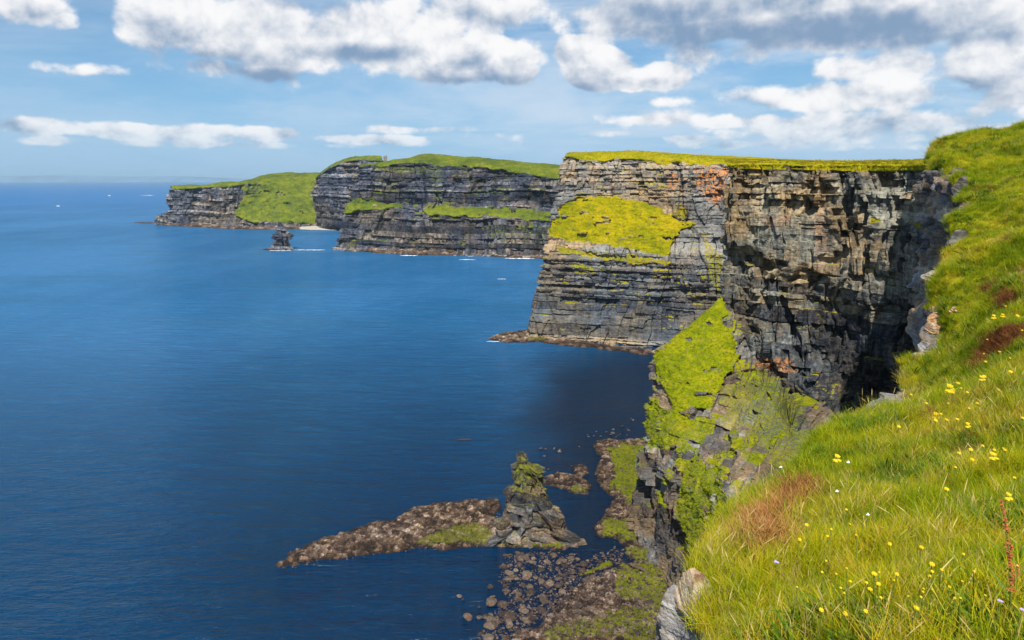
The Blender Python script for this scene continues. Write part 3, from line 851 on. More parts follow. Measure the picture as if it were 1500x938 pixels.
# ------------------------------------------------------------------ sea stacks
def build_stack(name, prof, ybase, mat, seed, label, depthk=.75, nz=240, nt=320, bedsz=(2, 5), amp=1.0, dip=.25, scale=1.0, mosspoly=None):
    """prof: (v, u_left, u_right) photo silhouette from the top down"""
    prof = np.array(prof, float)
    z = []; cx = []; r = []
    for v, ul, ur in prof:
        a = P(ul, v, ybase); b = P(ur, v, ybase)
        z.append(a[2]); cx.append((a[0] + b[0]) / 2); r.append((b[0] - a[0]) / 2)
    z = np.array(z); cx = np.array(cx); r = np.array(r)
    z[-1] = -3
    zz = np.linspace(z[0], z[-1], nz)
    o = np.argsort(z)
    rr = np.interp(zz, z[o], r[o]); cc = np.interp(zz, z[o], cx[o])
    th = np.linspace(0, 2 * np.pi, nt, endpoint=False)
    T, Z = np.meshgrid(th, zz, indexing='ij'); R = rr[None, :] + 0 * T
    # square the plan a little
    sq = 1 / (np.abs(np.cos(T)) ** 3 + np.abs(np.sin(T)) ** 3) ** (1 / 3)
    X = cc[None, :] + np.cos(T) * R * (.35 + .65 * sq * .95); Y = ybase + np.sin(T) * R * depthk * sq
    rng = np.random.RandomState(seed)
    zb, rows = beds(rng, z.max() + 20, -30, [(-40, bedsz[0], bedsz[1], amp, amp, 3 * scale, 8 * scale, .45)])
    Sx = T * max(rr.max() * .5, 1)
    d, tone = bed_displace(Sx, Z + dip * (X - cc[None, :]), zb, rows, seed, 1.0 * scale, 0, .9 * scale, scale)
    clv = np.abs(vnoise(np.cos(T) * 2.6 + Z / 30 / scale, np.sin(T) * 2.6, Z / 22 / scale, seed + 70))
    d = d - 3.0 * scale * np.exp(-(clv / .10) ** 2) * sstep(2, 7, R / scale) + 1.7 * scale * (hsh(np.floor(T * 2.9 + .8 * vnoise(Z / 6 / scale, T, T * 0, seed)), np.floor(Z / 7 / scale), seed + 71) - .5)
    w = np.clip(R / (4 * scale), .15, 1)
    d = (d * w + (1.6 * fbm(X / 8 / scale, Y / 8 / scale, Z / 8 / scale, 3, seed + 2) + .7 * fbm(X / 2 / scale, Y / 2 / scale, Z / 2 / scale, 3, seed + 3)) * scale * w)
    X2 = X + np.cos(T) * d; Y2 = Y + np.sin(T) * d
    Z2 = Z + .5 * scale * w * fbm(X / 2 / scale, Y / 2 / scale, Z / 2 / scale, 2, seed + 5)
    G = np.stack([X2, Y2, Z2], -1)
    N = grid_normals(G)
    if (N[..., 0] * np.cos(T) + N[..., 1] * np.sin(T)).mean() < 0: N = -N; flip = True
    else: flip = False
    U, V = project(X2, Y2, Z2)
    turf = sstep(.45, .9, N[..., 2]) * .42 + .25 * fbm(X / 4 / scale, Y / 4 / scale, Z / 3 / scale, 3, seed + 8)
    if mosspoly is not None:
        turf = np.maximum(turf, sstep(-8, 8, poly_sd(U, V, mosspoly) + 9 * fbm(X / 3, Y / 3, Z / 2, 3, seed + 9)) * (.42 + .4 * N[..., 2]))
    turf = np.clip(turf, 0, 1)
    M = np.stack([tone, turf, 0 * tone, 0 * tone], -1).reshape(-1, 4)
    V_ = G.reshape(-1, 3)
    F = grid_faces(nt, nz, flip, wrap=True)
    top = np.array([[G[:, 0, 0].mean(), G[:, 0, 1].mean(), G[:, 0, 2].mean() + .4 * scale]])
    V_ = np.vstack([V_, top]); M = np.vstack([M, M[:nt * nz:nz].mean(0)[None]])
    ti = len(V_) - 1
    i = np.arange(nt); ftop = np.stack([i * nz, ((i + 1) % nt) * nz, np.full(nt, ti), np.full(nt, ti)], -1)
    me = mesh_from(name, V_, F, [mat], M, False)
    o_ = link(name, me)
    # close the top
    import bmesh
    bm = bmesh.new(); bm.from_mesh(me); bm.verts.ensure_lookup_table()
    for k in range(nt):
        try: bm.faces.new((bm.verts[k * nz], bm.verts[((k + 1) % nt) * nz], bm.verts[ti]) if flip else (bm.verts[((k + 1) % nt) * nz], bm.verts[k * nz], bm.verts[ti]))
        except ValueError: pass
    bm.to_mesh(me); bm.free()
    tag(o_, label, 'sea stack')
    return o_


stack_prof = [(662, 761, 768), (666, 756, 771), (673, 756, 772), (678, 759, 771), (682, 754, 776), (689, 751, 792), (702, 750, 796), (716, 748, 796), (724, 746, 797), (730, 744, 799), (742, 738, 812), (752, 734, 826), (764, 733, 830), (774, 727, 828),
              (782, 722, 834), (788, 716, 842), (794, 708, 854), (803, 706, 856), (812, 716, 846)]
main_stack = build_stack('sea_stack', stack_prof, 262, MAT['stack'], 5, 'craggy dark sea stack with a mossy knobbed top at the end of the reef', amp=1.0, bedsz=(1.2, 3.6), dip=.22,
            mosspoly=[(752, 662), (775, 664), (798, 690), (798, 722), (775, 726), (750, 722), (746, 700)], depthk=.8)
far_prof = [(325, 407, 411), (330, 405, 415), (338, 402, 419), (344, 399, 424), (349, 398, 424), (353, 401, 421), (357, 399, 424), (362, 399, 426), (365, 399, 427)]
build_stack('sea_stack', far_prof, 1427, MAT['wall_far'], 6, 'small far sea stack alone in open water before the headlands', nz=90, nt=110, bedsz=(3, 8), amp=3.0, dip=.1, scale=3.5, depthk=.7)
tip_prof = [(315, 231, 233), (319, 229, 236), (324, 228, 238), (328.5, 227, 240)]
build_stack('sea_stack', tip_prof, 2225, MAT['wall_far'], 9, 'tiny dark pinnacle off the tip of the farthest headland', nz=40, nt=50, bedsz=(4, 9), amp=2, scale=3.5)
tip_prof = [(312, 238, 244), (318, 236, 250), (324, 234, 256), (329, 233, 262)]
build_stack('rock_pinnacle', tip_prof, 2190, MAT['wall_far'], 10, 'low dark crag at the foot of the farthest headland tip', nz=40, nt=50, bedsz=(4, 9), amp=2, scale=3.5)

# ------------------------------------------------------------------ reefs and shore: rubble sheets
def seapoly(pts): return [W(u, v)[:2] for u, v in pts]


def rubble(name, polys, mat, step, seed, hmax, cell=2.6, green=(), label=None, cat=None, kind='structure', fall=4.0, block=.9, hfun=None, slab=.9):
    allp = np.array([p for poly in polys for p in poly])
    x0, y0 = allp.min(0) - 4; x1, y1 = allp.max(0) + 4
    xs = np.arange(x0, x1, step); ys = np.arange(y0, y1, step * 1.3)
    X, Y = np.meshgrid(xs, ys, indexing='ij')
    sd = np.full(X.shape, -1e9)
    for poly in polys: sd = np.maximum(sd, poly_sd(X, Y, poly))
    sd = sd + 2.2 * fbm(X / 6, Y / 6, X * 0, 4, seed, .6)
    h = hmax * sstep(-.5, fall * 1.6, sd) * (.55 + .45 * fbm(X / 9, Y / 9, X * 0, 3, seed + 1)) + np.clip(sd, -6, .4) * .5
    if hfun is not None: h = h + hfun(X, Y)
    d1, c1 = worley(X / cell, Y / cell, seed); d2, c2 = worley(X / (cell * .42), Y / (cell * .42), seed + 3)
    d3, c3 = worley(X / (cell * 2.2), Y / (cell * 2.2), seed + 6)
    on = sstep(-1.5, 1.0, sd)
    h = h + on * block * (np.sqrt(np.clip(1 - (d1 / .62) ** 2, 0, 1)) * (.3 + c1) * .8 + .35 * np.sqrt(np.clip(1 - (d2 / .62) ** 2, 0, 1)) * (.2 + c2) + .6 * (c3 - .4) - .35)
    ph_ = (X * .30 + Y * .95) / (cell * 1.5) + 1.2 * fbm(X / (cell * 4), Y / (cell * 4), X * 0, 3, seed + 21)
    h = h + on * block * slab * (np.clip((ph_ % 1.0) * 1.15, 0, 1) - .5)
    G = np.stack([X, Y, h], -1)
    tone = np.clip(.55 * c1 + .45 * c2 - .12 + .25 * sstep(.3, 1.8, h) - .25 * sstep(.55, .1, h) + .3 * fbm(X / 7, Y / 7, X * 0, 3, seed + 15), 0, 1)
    U, V = project(X, Y, h)
    turf = np.zeros(X.shape)
    for poly, w in green:
        turf = np.maximum(turf, sstep(-6, 6, poly_sd(U, V, poly) + 12 * fbm(X / 5, Y / 5, X * 0, 4, seed + 11, .65)) * w)
    turf *= sstep(.1, .5, h)
    M = np.stack([tone, turf, 0 * tone, 0 * tone], -1)
    F = grid_faces(*X.shape)
    keep = (h.reshape(-1)[F] > -1.6).any(1)
    F = F[keep]; used, inv = np.unique(F, return_inverse=True)
    o = link(name, mesh_from(name, G.reshape(-1, 3)[used], inv.reshape(F.shape), [mat], M.reshape(-1, 4)[used], False))
    return tag(o, label, cat, None, kind), (X, Y, h, sd)


reef = seapoly([(402, 830), (425, 812), (470, 790), (520, 775), (575, 762), (600, 748), (645, 738), (700, 732), (728, 732), (732, 745), (722, 757), (760, 770), (850, 790), (852, 798), (820, 806), (760, 802),
                (716, 798), (690, 800), (650, 806), (612, 802), (560, 810), (500, 818), (450, 825), (420, 833)])
r1, reef_d = rubble('rocky_reef', [reef], MAT['shore'], .34, 101, 1.6, 2.6, [([(640, 775), (720, 762), (730, 795), (660, 800), (610, 795)], .52), ([(720, 775), (850, 795), (800, 805), (730, 800)], .6)], 'long low reef of broken brown rock running left from the sea stack', 'reef', None, 5, .8, slab=1.3)
shore_polys = [seapoly(p) for p in (
    [(868, 652), (880, 644), (945, 644), (1000, 650), (1000, 760), (975, 790), (930, 795), (905, 790), (878, 785), (872, 770), (895, 745), (905, 730), (880, 715), (870, 690), (885, 672)],
    [(800, 700), (820, 694), (850, 700), (870, 712), (862, 724), (835, 722), (815, 712), (798, 710)],
    [(838, 684), (858, 682), (864, 694), (846, 700)],
    [(905, 790), (985, 790), (1040, 860), (1060, 1010), (700, 1010), (735, 938), (790, 918), (815, 890), (840, 862), (878, 845), (925, 822)])]
r2, shore_d = rubble('rocky_shore', shore_polys, MAT['shore'], .36, 111, .9, 2.3,
             [([(890, 655), (945, 648), (950, 700), (930, 740), (890, 712), (900, 690)], .85), ([(840, 705), (862, 712), (858, 722), (838, 720)], .6), ([(880, 760), (930, 760), (930, 790), (885, 785)], .8),
              ([(900, 800), (980, 800), (980, 900), (900, 870)], .62), ([(790, 920), (960, 880), (980, 938), (800, 938)], .55)],
             'rubble shore platform with green weed at the foot of the near cliff', None, 'structure', 5, .8)
c2foot = [seapoly(p) for p in ([(714, 497), (740, 488), (775, 484), (800, 492), (850, 500), (900, 508), (940, 512), (975, 516), (975, 521), (935, 519), (880, 512), (820, 506), (790, 502), (740, 502)],)]
r3, _ = rubble('rocky_foreshore', c2foot, MAT['shore'], .8, 121, 3.2, 6, [([(770, 486), (800, 490), (800, 500), (775, 498)], .6)], 'flat rock ledge and boulders at the foot of the tall headland', None, 'structure', 8, 1.4)
c3foot = [seapoly([(486, 365), (494, 361), (560, 365), (620, 368), (700, 370), (800, 375), (800, 379.5), (700, 375.5), (650, 374), (600, 374), (560, 371.5)])]
rubble('rocky_foreshore', c3foot, MAT['shore'], 2.2, 131, 7, 14, (), 'pale wave-cut ledge at the foot of the tower headland', None, 'structure', 12, 2.5)
rubble('rocky_foreshore', [seapoly([(245, 328), (300, 330), (335, 333), (400, 334), (440, 333.5), (440, 336), (400, 337), (330, 335.5), (290, 333), (240, 331)])], MAT['shore'], 3.5, 141, 6, 20, (), 'low rocks at the foot of the farthest headland', None, 'structure', 15, 3)
rubble('rocky_ledge', [seapoly([(380, 366), (396, 364.5), (428, 364.5), (428, 366.5), (398, 367)])], MAT['shore'], 1.6, 151, 2.0, 9, (), 'thin reddish ledge at the foot of the small far stack', 'ledge', None, 6, 1.5)
# pale beach between the two far headlands
bp = [W(428, 334), W(445, 331.5), W(470, 330.0), W(505, 332), W(505, 338), W(480, 337.5), W(455, 337), W(435, 336)]
vv = [(p[0], p[1], .3) for p in bp]; vv2 = [(p[0] * .998, p[1] + 60, 7.0) for p in bp]
import bmesh
bm = bmesh.new()
v0 = [bm.verts.new(v) for v in vv]
ctr = bm.verts.new((sum(v[0] for v in vv) / 8, sum(v[1] for v in vv) / 8 + 30, 5.5))
for i in range(8): bm.faces.new((v0[i], v0[(i + 1) % 8], ctr))
bmesh.ops.subdivide_edges(bm, edges=bm.edges[:], cuts=4, use_grid_fill=True)
bmesh.ops.recalc_face_normals(bm, faces=bm.faces[:])
me = bpy.data.meshes.new('beach'); bm.to_mesh(me); bm.free(); me.materials.append(MAT['beach'])
tag(link('beach', me), 'pale pebble beach below the far green slope', kind='structure')

# ------------------------------------------------------------------ boulders
rng = np.random.RandomState(7)


def rock_mesh(name, seed, sub=2, flat=.6):
    bm = bmesh.new(); bmesh.ops.create_icosphere(bm, subdivisions=sub, radius=1)
    r = np.random.RandomState(seed)
    planes = [(lambda v: v / np.linalg.norm(v))(r.normal(size=3)) for _ in range(7)]
    ds = r.uniform(.62, .92, 7)
    for v in bm.verts:
        c = np.array(v.co)
        for n_, d_ in zip(planes, ds):
            e = c @ n_ - d_
            if e > 0: c = c - n_ * e * .9
        c = c * (1 + .10 * (r.rand() - .5))
        v.co = (c[0], c[1] * .9, c[2] * flat)
    me = bpy.data.meshes.new(name); bm.to_mesh(me); bm.free()
    return me


bmeshes = []
for k in range(10):
    me = rock_mesh('boulder', 200 + k, 3, rng.uniform(.4, .8)); me.materials.append(MAT['boulder']); bmeshes.append(me)
fields = [([(740, 812), (800, 808), (850, 812), (845, 845), (800, 900), (760, 938), (700, 938), (715, 900), (745, 880), (730, 850)], 175, (.4, 1.8), 'wet brown boulder in the dark shallows below the sea stack', 'boulders in the shallows below the sea stack'),
          ([(830, 835), (900, 800), (980, 830), (985, 938), (790, 938), (800, 890)], 85, (.5, 1.7), 'boulder on the rubble shore under the near cliff', 'boulders on the rubble shore'),
          ([(900, 620), (945, 605), (945, 640), (870, 642), (800, 690), (780, 660), (840, 640)], 26, (.4, 1.0), 'small pale rock awash beyond the green shore platform', 'rocks awash beyond the shore platform'),
          ([(670, 860), (740, 850), (730, 930), (650, 935)], 10, (.5, 1.2), 'lone small rock in dark water left of the boulder field', 'outlying rocks in the water')]
count = 0
for poly, n_, (s0, s1_), lab, grp in fields:
    pl = np.array(poly, float); k = 0
    while k < n_:
        u = rng.uniform(pl[:, 0].min(), pl[:, 0].max()); v = rng.uniform(pl[:, 1].min(), pl[:, 1].max())
        if poly_sd(np.array([u]), np.array([v]), poly)[0] < 0: continue
        s = s0 + (s1_ - s0) * rng.rand() ** 2.2
        p = W(u, v)
        o = link('boulder', bmeshes[rng.randint(10)])
        o.location = (p[0], p[1], .12 * s + (.5 if grp.startswith('boulders on') else 0))
        o.scale = (s * rng.uniform(.8, 1.3), s * rng.uniform(.8, 1.3), s * rng.uniform(.7, 1.1))
        o.rotation_euler = (rng.uniform(-.3, .3), rng.uniform(-.3, .3), rng.uniform(0, 6.28))
        sz = 'large' if s > s0 + .55 * (s1_ - s0) else 'middling' if s > s0 + .2 * (s1_ - s0) else 'small'
        if grp.startswith('boulders in'):
            wh = ('just below the sea stack' if v < 845 else 'halfway down the dark shallows' if v < 890 else 'low in the dark shallows') + (', on the open-water side' if u < 770 else ', on the shore side' if u > 810 else '')
            lab2 = f'{sz} brown boulder {wh}'
        elif grp.startswith('boulders on'):
            wh = ('beside the green weed ridge' if v < 850 else 'in the middle of the rubble shore' if v < 895 else 'at the bottom of the rubble shore') + (', towards the cliff' if u > 910 else ', towards the water')
            lab2 = f'{sz} boulder {wh}'
        elif grp.startswith('rocks'):
            lab2 = f'{sz} pale rock awash ' + ('close under the spur' if u > 900 else 'beyond the green shore platform' if u > 850 else 'farther out beyond the small reef')
        else:
            lab2 = f'{sz} lone rock in dark water left of the boulder field'
        tag(o, lab2, 'boulder', grp + ': ' + lab2)
        k += 1
def lone(u, v, s, lab, sc=(1, 1, 1), name='boulder', z=.2):
    p = W(u, v); o = link(name, bmeshes[rng.randint(10)])
    o.location = (p[0], p[1], z * s); o.scale = (s * sc[0], s * sc[1], s * sc[2]); o.rotation_euler = (0, 0, rng.uniform(0, 6))
    return tag(o, lab, 'boulder')
lone(685, 906, 1.6, 'round pale boulder alone in the water, left of the shore rubble')
lone(719, 884, 2.2, 'largest brown boulder standing left of the boulder field')
lone(855, 828, 1.6, 'rounded boulder right below the sea stack by the green ridge')
lr_ = lone(679, 645, 1.6, 'dark flat rock just awash in open water beyond the reef', (2.6, 1, .16))
lr_.data = lr_.data.copy(); lr_.data.materials[0] = MAT['wet_dark']; lr_.rotation_euler = (0, 0, .1)
lone(934, 838, 2.2, 'long dark driftwood-like slab on the green shore', (1.8, .5, .5), z=.8)
# countless smaller stones of the same fields
sp_, sr_, ss_ = [], [], []
for poly, n_, s0, s1_ in [(fields[0][0], 1500, .12, .5), (fields[1][0], 2600, .15, .6), ([(868, 652), (945, 644), (960, 760), (930, 795), (880, 785), (905, 730)], 700, .15, .6), ([(400, 830), (500, 790), (640, 740), (728, 732), (735, 760), (850, 792), (700, 802), (560, 812), (430, 834)], 700, .12, .45)]:
    pl = np.array(poly, float); uu = rng.uniform(pl[:, 0].min(), pl[:, 0].max(), n_ * 3); vv_ = rng.uniform(pl[:, 1].min(), pl[:, 1].max(), n_ * 3)
    ok = np.nonzero(poly_sd(uu, vv_, poly) > 0)[0][:n_]
    for k in ok:
        q_ = W(uu[k], vv_[k]); hgt0 = 0.0
        for (gx, gy, gh, gs) in (shore_d, reef_d):
            i0 = int((q_[0] - gx[0, 0]) / (gx[1, 0] - gx[0, 0])); j0 = int((q_[1] - gy[0, 0]) / (gy[0, 1] - gy[0, 0]))
            if 0 <= i0 < gx.shape[0] and 0 <= j0 < gx.shape[1]: hgt0 = max(hgt0, gh[i0, j0])
        sp_.append((q_[0], q_[1], hgt0)); sr_.append((rng.uniform(-.5, .5), rng.uniform(-.5, .5), rng.uniform(0, 6.28))); ss_.append(s0 + (s1_ - s0) * rng.rand() ** 2)
small = [bpy.data.objects.new('stone_source', (lambda me: (me.materials.append(MAT['boulder']), me)[1])(rock_mesh('stone', 260 + k, 2, .7))) for k in range(5)]
STONES = (sp_, sr_, ss_, rng.randint(0, 5, len(sp_)), small)
# thin green ridge of weed
gr = rubble('weedy_ridge', [seapoly([(848, 842), (868, 834), (892, 823), (895, 828), (870, 840), (850, 845)])], MAT['shore'], .3, 161, .7, 1.4, [([(840, 815), (900, 815), (900, 850), (840, 850)], 1.0)], 'narrow bright green ridge of weed between stack and shore', 'reef', None, 1.0, .3)

# ------------------------------------------------------------------ FOREGROUND : cliff-top slope at the viewer's feet
def fg(edge, i1, i2, i3):
    e = np.array(P(*edge)); a = np.array(P(*i1))
    inl = a - e; inl[2] = 0; inl /= np.linalg.norm(inl)
    s = edge[2] ** .5 / 3.0
    lip = e - inl * .45 * s - np.array([0, 0, .8 * s])
    und = e - inl * .2 * s - np.array([0, 0, 3.5 * s])
    low = e + inl * .5 * s - np.array([0, 0, 14 + 2 * s])
    return [tuple(low + np.array([0, 0, -14])), tuple(low), tuple(und), tuple(lip), tuple(e), P(*i1), P(*i2), P(*i3)]


cols = [
    [(112, 142, 80), (110, 140, 110), (108, 138, 124), (106, 138, 133), (108, 138, 135), (116, 142, 137.5), (135, 145, 141), (190, 150, 148)],
    fg((1366, 233, 104), (1392, 212, 108), (1500, 191, 112), (1750, 170, 118)),
    fg((1392, 246, 86), (1430, 235, 86), (1500, 222, 86), (1750, 200, 88)),
    fg((1418, 292, 66), (1450, 285, 63), (1500, 280, 60), (1750, 260, 55)),
    fg((1412, 350, 54), (1450, 345, 50), (1500, 340, 46), (1750, 320, 40)),
    fg((1388, 405, 46), (1430, 400, 42), (1500, 400, 36), (1750, 385, 29)),
    fg((1378, 460, 40), (1425, 455, 34), (1500, 455, 28.5), (1750, 440, 21)),
    fg((1350, 530, 33), (1410, 520, 27), (1500, 515, 21), (1780, 500, 14.5)),
    fg((1268, 622, 22), (1370, 612, 17.5), (1500, 604, 13.5), (1800, 600, 9.5)),
    fg((1180, 692, 15.5), (1310, 692, 12), (1500, 692, 9.0), (1850, 700, 6.5)),
    fg((1095, 745, 11), (1230, 765, 8.6), (1500, 790, 5.8), (1900, 820, 4.3)),
    fg((1030, 830, 7.6), (1180, 855, 5.7), (1500, 880, 4.1), (2000, 920, 3.2)),
    fg((1040, 930, 5.6), (1200, 950, 4.4), (1500, 970, 3.3), (2100, 1050, 2.4)),
    fg((1060, 1150, 4.0), (1250, 1150, 3.1), (1560, 1150, 2.3), (2200, 1200, 1.7)),
    [(2, 0, 100), (1.5, 0, 114), (1.0, 0, 123.5), (.3, 0, 126.3), (.7, 0, 127.4), (1.4, 0, 128.0), (2.6, 0, 128.8), (6, 0, 131)],
    [(1, -12, 100), (.5, -12, 114), (-.5, -12, 123.5), (-1.5, -12, 127.6), (-.8, -12, 128.2), (1.4, -12, 128.8), (4, -12, 129.6), (10, -12, 132)]]
Cf = np.array(cols, float)
# extra inland strip so the slope goes on beyond the frame
ext = Cf[:, -1] + (Cf[:, -1] - Cf[:, -2]) * np.array([1.5, 0, .8]) + np.array([25, 0, 3])
Cf = np.concatenate([Cf, ext[:, None]], 1)
G, colp, lev = patch(Cf.tolist(), 1.1, 120, (13, 14), .85)
N = grid_normals(G)
flip = N[..., 2].mean() < 0
if flip: N = -N
X, Y, Z = G[..., 0], G[..., 1], G[..., 2]
dist = np.sqrt(X ** 2 + Y ** 2 + (Z - H) ** 2)
sc = np.clip(dist / 18, .35, 2.2)
grassy = sstep(3.55, 3.9, lev)[None, :] + 0 * X
hum = (.26 * fbm(X / 1.5, Y / 1.5, Z / 1.5, 4, 301, .55) + .62 * sc * fbm(X / 7, Y / 7, Z / 7, 3, 302)) * np.clip(sc, .5, 1.4) * sstep(1.5, 6, dist)
Se = np.concatenate([[0], np.cumsum(np.hypot(np.diff(G[:, 60, 0]), np.diff(G[:, 60, 1])))])[:, None] + 0 * X
zbf, rowsf = beds(np.random.RandomState(9), 140, 90, [(60, .5, 2.2, .5, .55, 1.2, 4, .5)])
df_, tonef = bed_displace(Se, Z, zbf, rowsf, 310, .8, 0, .3, .5)
rk = np.clip(sc, .3, 1.6) * (df_ * .9 + .8 * fbm(X / 4, Y / 4, Z / 4, 3, 303) + .25 * fbm(X / .8, Y / .8, Z / .6, 3, 304, .6))
Dn = N.copy()
G2 = G + Dn * (hum * grassy + rk * (1 - grassy))[..., None]
wdw = np.exp(-((lev - 4.0) / .55) ** 2)[None, :] * sstep(5, 20, dist)
G2[..., 0] += wdw * sc * .7 * fbm(Y / 3.2, Z / 3.2, X * 0, 4, 320, .62)
G2[..., 2] += wdw * sc * .7 * fbm(Y / 2.2, Z / 2.2, X / 2.2, 3, 321, .6)
FG = G2; FGN = grid_normals(G2); FGN = -FGN if flip else FGN
nu, nv = G2.shape[:2]
F = grid_faces(nu, nv, flip)
Mk = np.stack([tonef, np.where(grassy > .6, 1.0, 0) * 1.0, 0 * X, 0 * X], -1).reshape(-1, 4)
top = Mk[F, 1].mean(1) > .5
def subm(sel, nm, mat, smooth):
    used, inv = np.unique(F[sel], return_inverse=True)
    return mesh_from(nm, G2.reshape(-1, 3)[used], inv.reshape(F[sel].shape), [mat], Mk[used], smooth)
ground = link('ground', subm(top, 'ground', MAT['thatch'], True)); tag(ground, 'grassy cliff-top slope at the viewer\'s feet', kind='structure')
lipo = link('edge_rock', subm(~top, 'edge_rock', MAT['lip'], False), ground)

# grass blades --------------------------------------------------------------
def grass_mat(name, cols3, trans=.25):
    m = new_mat(name); B = NB(m.node_tree)
    pos = B.n('ShaderNodeNewGeometry').outputs['Position']
    oi = B.n('ShaderNodeObjectInfo')
    at = B.n('ShaderNodeAttribute', attribute_name='mask')
    sep = B.n('ShaderNodeSeparateColor'); B.put(sep.inputs[0], at.outputs['Color'])
    f = B.m('ADD', B.m('ADD', B.m('ADD', B.m('MULTIPLY', B.noise(pos, .22, 5, .65), 1.05), B.m('MULTIPLY', B.noise(pos, 2.2, 4, .7), .6)), B.m('MULTIPLY', oi.outputs['Random'], .16)), B.m('MULTIPLY', sep.outputs[0], .30))
    c = B.ramp(B.m('SUBTRACT', f, .60), cols3)
    bs = B.n('ShaderNodeBsdfDiffuse'); B.put(bs.inputs[0], c)
    tr = B.n('ShaderNodeBsdfTranslucent'); B.put(tr.inputs[0], B.mix(1.0, c, (1.0, 1.05, .7), 'MULTIPLY'))
    gl = B.n('ShaderNodeBsdfGlossy'); gl.inputs['Roughness'].default_value = .45
    mx = B.n('ShaderNodeMixShader'); mx.inputs[0].default_value = trans
    B.put(mx.inputs[1], bs.outputs[0]); B.put(mx.inputs[2], tr.outputs[0])
    mx2 = B.n('ShaderNodeMixShader'); mx2.inputs[0].default_value = .012
    B.put(mx2.inputs[1], mx.outputs[0]); B.put(mx2.inputs[2], gl.outputs[0])
    out = B.n('ShaderNodeOutputMaterial'); B.put(out.inputs[0], mx2.outputs[0])
    return m


GREEN = grass_mat('green_grass', [(.16, (.07, .13, .003)), (.34, (.18, .27, .003)), (.50, (.36, .39, .004)), (.66, (.58, .45, .015)), (.82, (.55, .34, .06))], .42)
STRAW = grass_mat('straw_grass', [(.2, (.28, .26, .05)), (.45, (.42, .34, .09)), (.7, (.55, .42, .16))], .3)
BROWN = grass_mat('dead_brown_grass', [(.25, (.05, .018, .008)), (.45, (.24, .085, .025)), (.7, (.50, .27, .09))], .2)


def blade_tuft(name, n, rad, hgt, wid, lean, mat, seed, heads=0):
    r = np.random.RandomState(seed); V = []; Fq = []; M = []
    for b in range(n):
        a = r.uniform(0, 6.283); rr = rad * math.sqrt(r.rand()); x0, y0 = rr * math.cos(a), rr * math.sin(a)
        h = hgt * r.uniform(.55, 1.15); w = wid * r.uniform(.7, 1.3)
        la = r.uniform(0, 6.283); l = lean * h * r.uniform(.3, 1.3) ; bx = -.12 * h
        fa = r.uniform(0, 3.14); cx, cy = math.cos(fa) * w / 2, math.sin(fa) * w / 2
        tone = r.rand()
        base = len(V)
        for k, t in enumerate((0, .38, .74, 1.0)):
            ox = x0 + math.cos(la) * l * t * t + bx * t * t; oy = y0 + math.sin(la) * l * t * t
            z = h * t * (1 - .25 * t * (l / h))
            ww = (1, .9, .62, .08)[k]
            V += [(ox - cx * ww, oy - cy * ww, z), (ox + cx * ww, oy + cy * ww, z)]
            M += [(tone, 0, 0, 1)] * 2
        for k in range(3):
            i = base + 2 * k
            Fq.append((i, i + 1, i + 3, i + 2))
        if b < heads:   # a seed head along the upper stem
            base = len(V); hw = wid * 2.2
            for k, t in enumerate((.78, .88, 1.0, 1.08)):
                ox = x0 + math.cos(la) * l * t * t + bx * t * t; oy = y0 + math.sin(la) * l * t * t; z = h * t * (1 - .25 * t * (l / h))
                ww = (.3, 1, .8, .1)[k]
                V += [(ox - cx / w * hw * ww, oy - cy / w * hw * ww, z), (ox + cx / w * hw * ww, oy + cy / w * hw * ww, z)]; M += [(1, 0, 0, 1)] * 2
            for k in range(3):
                i = base + 2 * k; Fq.append((i, i + 1, i + 3, i + 2))
    me = mesh_from(name, V, Fq, [mat], M, True)
    return bpy.data.objects.new(name, me)


def scatter(name, pts, rots, scales, idx, sources, label):
    """tufts instanced on points by geometry nodes"""
    me = bpy.data.meshes.new(name); me.vertices.add(len(pts)); me.vertices.foreach_set('co', np.asarray(pts, np.float32).ravel())
    for nm, typ, key, data in (('rot', 'FLOAT_VECTOR', 'vector', rots), ('scl', 'FLOAT_VECTOR', 'vector', np.asarray(scales)[:, None] * np.ones((1, 3)) if np.ndim(scales) == 1 else scales), ('pick', 'INT', 'value', idx)):
        a = me.attributes.new(nm, typ, 'POINT'); a.data.foreach_set(key, np.asarray(data, np.int32 if typ == 'INT' else np.float32).ravel())
    o = link(name, me)
    coll = bpy.data.collections.new(name + '_sources')
    for s in sources: coll.objects.link(s)
    ng = bpy.data.node_groups.new(name, 'GeometryNodeTree')
    ng.interface.new_socket('Geometry', in_out='INPUT', socket_type='NodeSocketGeometry')
    ng.interface.new_socket('Geometry', in_out='OUTPUT', socket_type='NodeSocketGeometry')
    nd, lk = ng.nodes, ng.links
    gi = nd.new('NodeGroupInput'); go = nd.new('NodeGroupOutput')
    m2p = nd.new('GeometryNodeMeshToPoints'); iop = nd.new('GeometryNodeInstanceOnPoints'); ci = nd.new('GeometryNodeCollectionInfo')
    ci.inputs['Collection'].default_value = coll; ci.inputs['Separate Children'].default_value = True; ci.inputs['Reset Children'].default_value = True
    def attr(nm, typ):
        a = nd.new('GeometryNodeInputNamedAttribute'); a.data_type = typ; a.inputs[0].default_value = nm; return a.outputs[0]
    lk.new(gi.outputs[0], m2p.inputs[0]); lk.new(m2p.outputs[0], iop.inputs['Points']); lk.new(ci.outputs[0], iop.inputs['Instance'])
    iop.inputs['Pick Instance'].default_value = True
    lk.new(attr('pick', 'INT'), iop.inputs['Instance Index']); lk.new(attr('rot', 'FLOAT_VECTOR'), iop.inputs['Rotation']); lk.new(attr('scl', 'FLOAT_VECTOR'), iop.inputs['Scale'])
    lk.new(iop.outputs[0], go.inputs[0])
    md = o.modifiers.new('scatter', 'NODES'); md.node_group = ng
    return tag(o, label, kind='stuff')


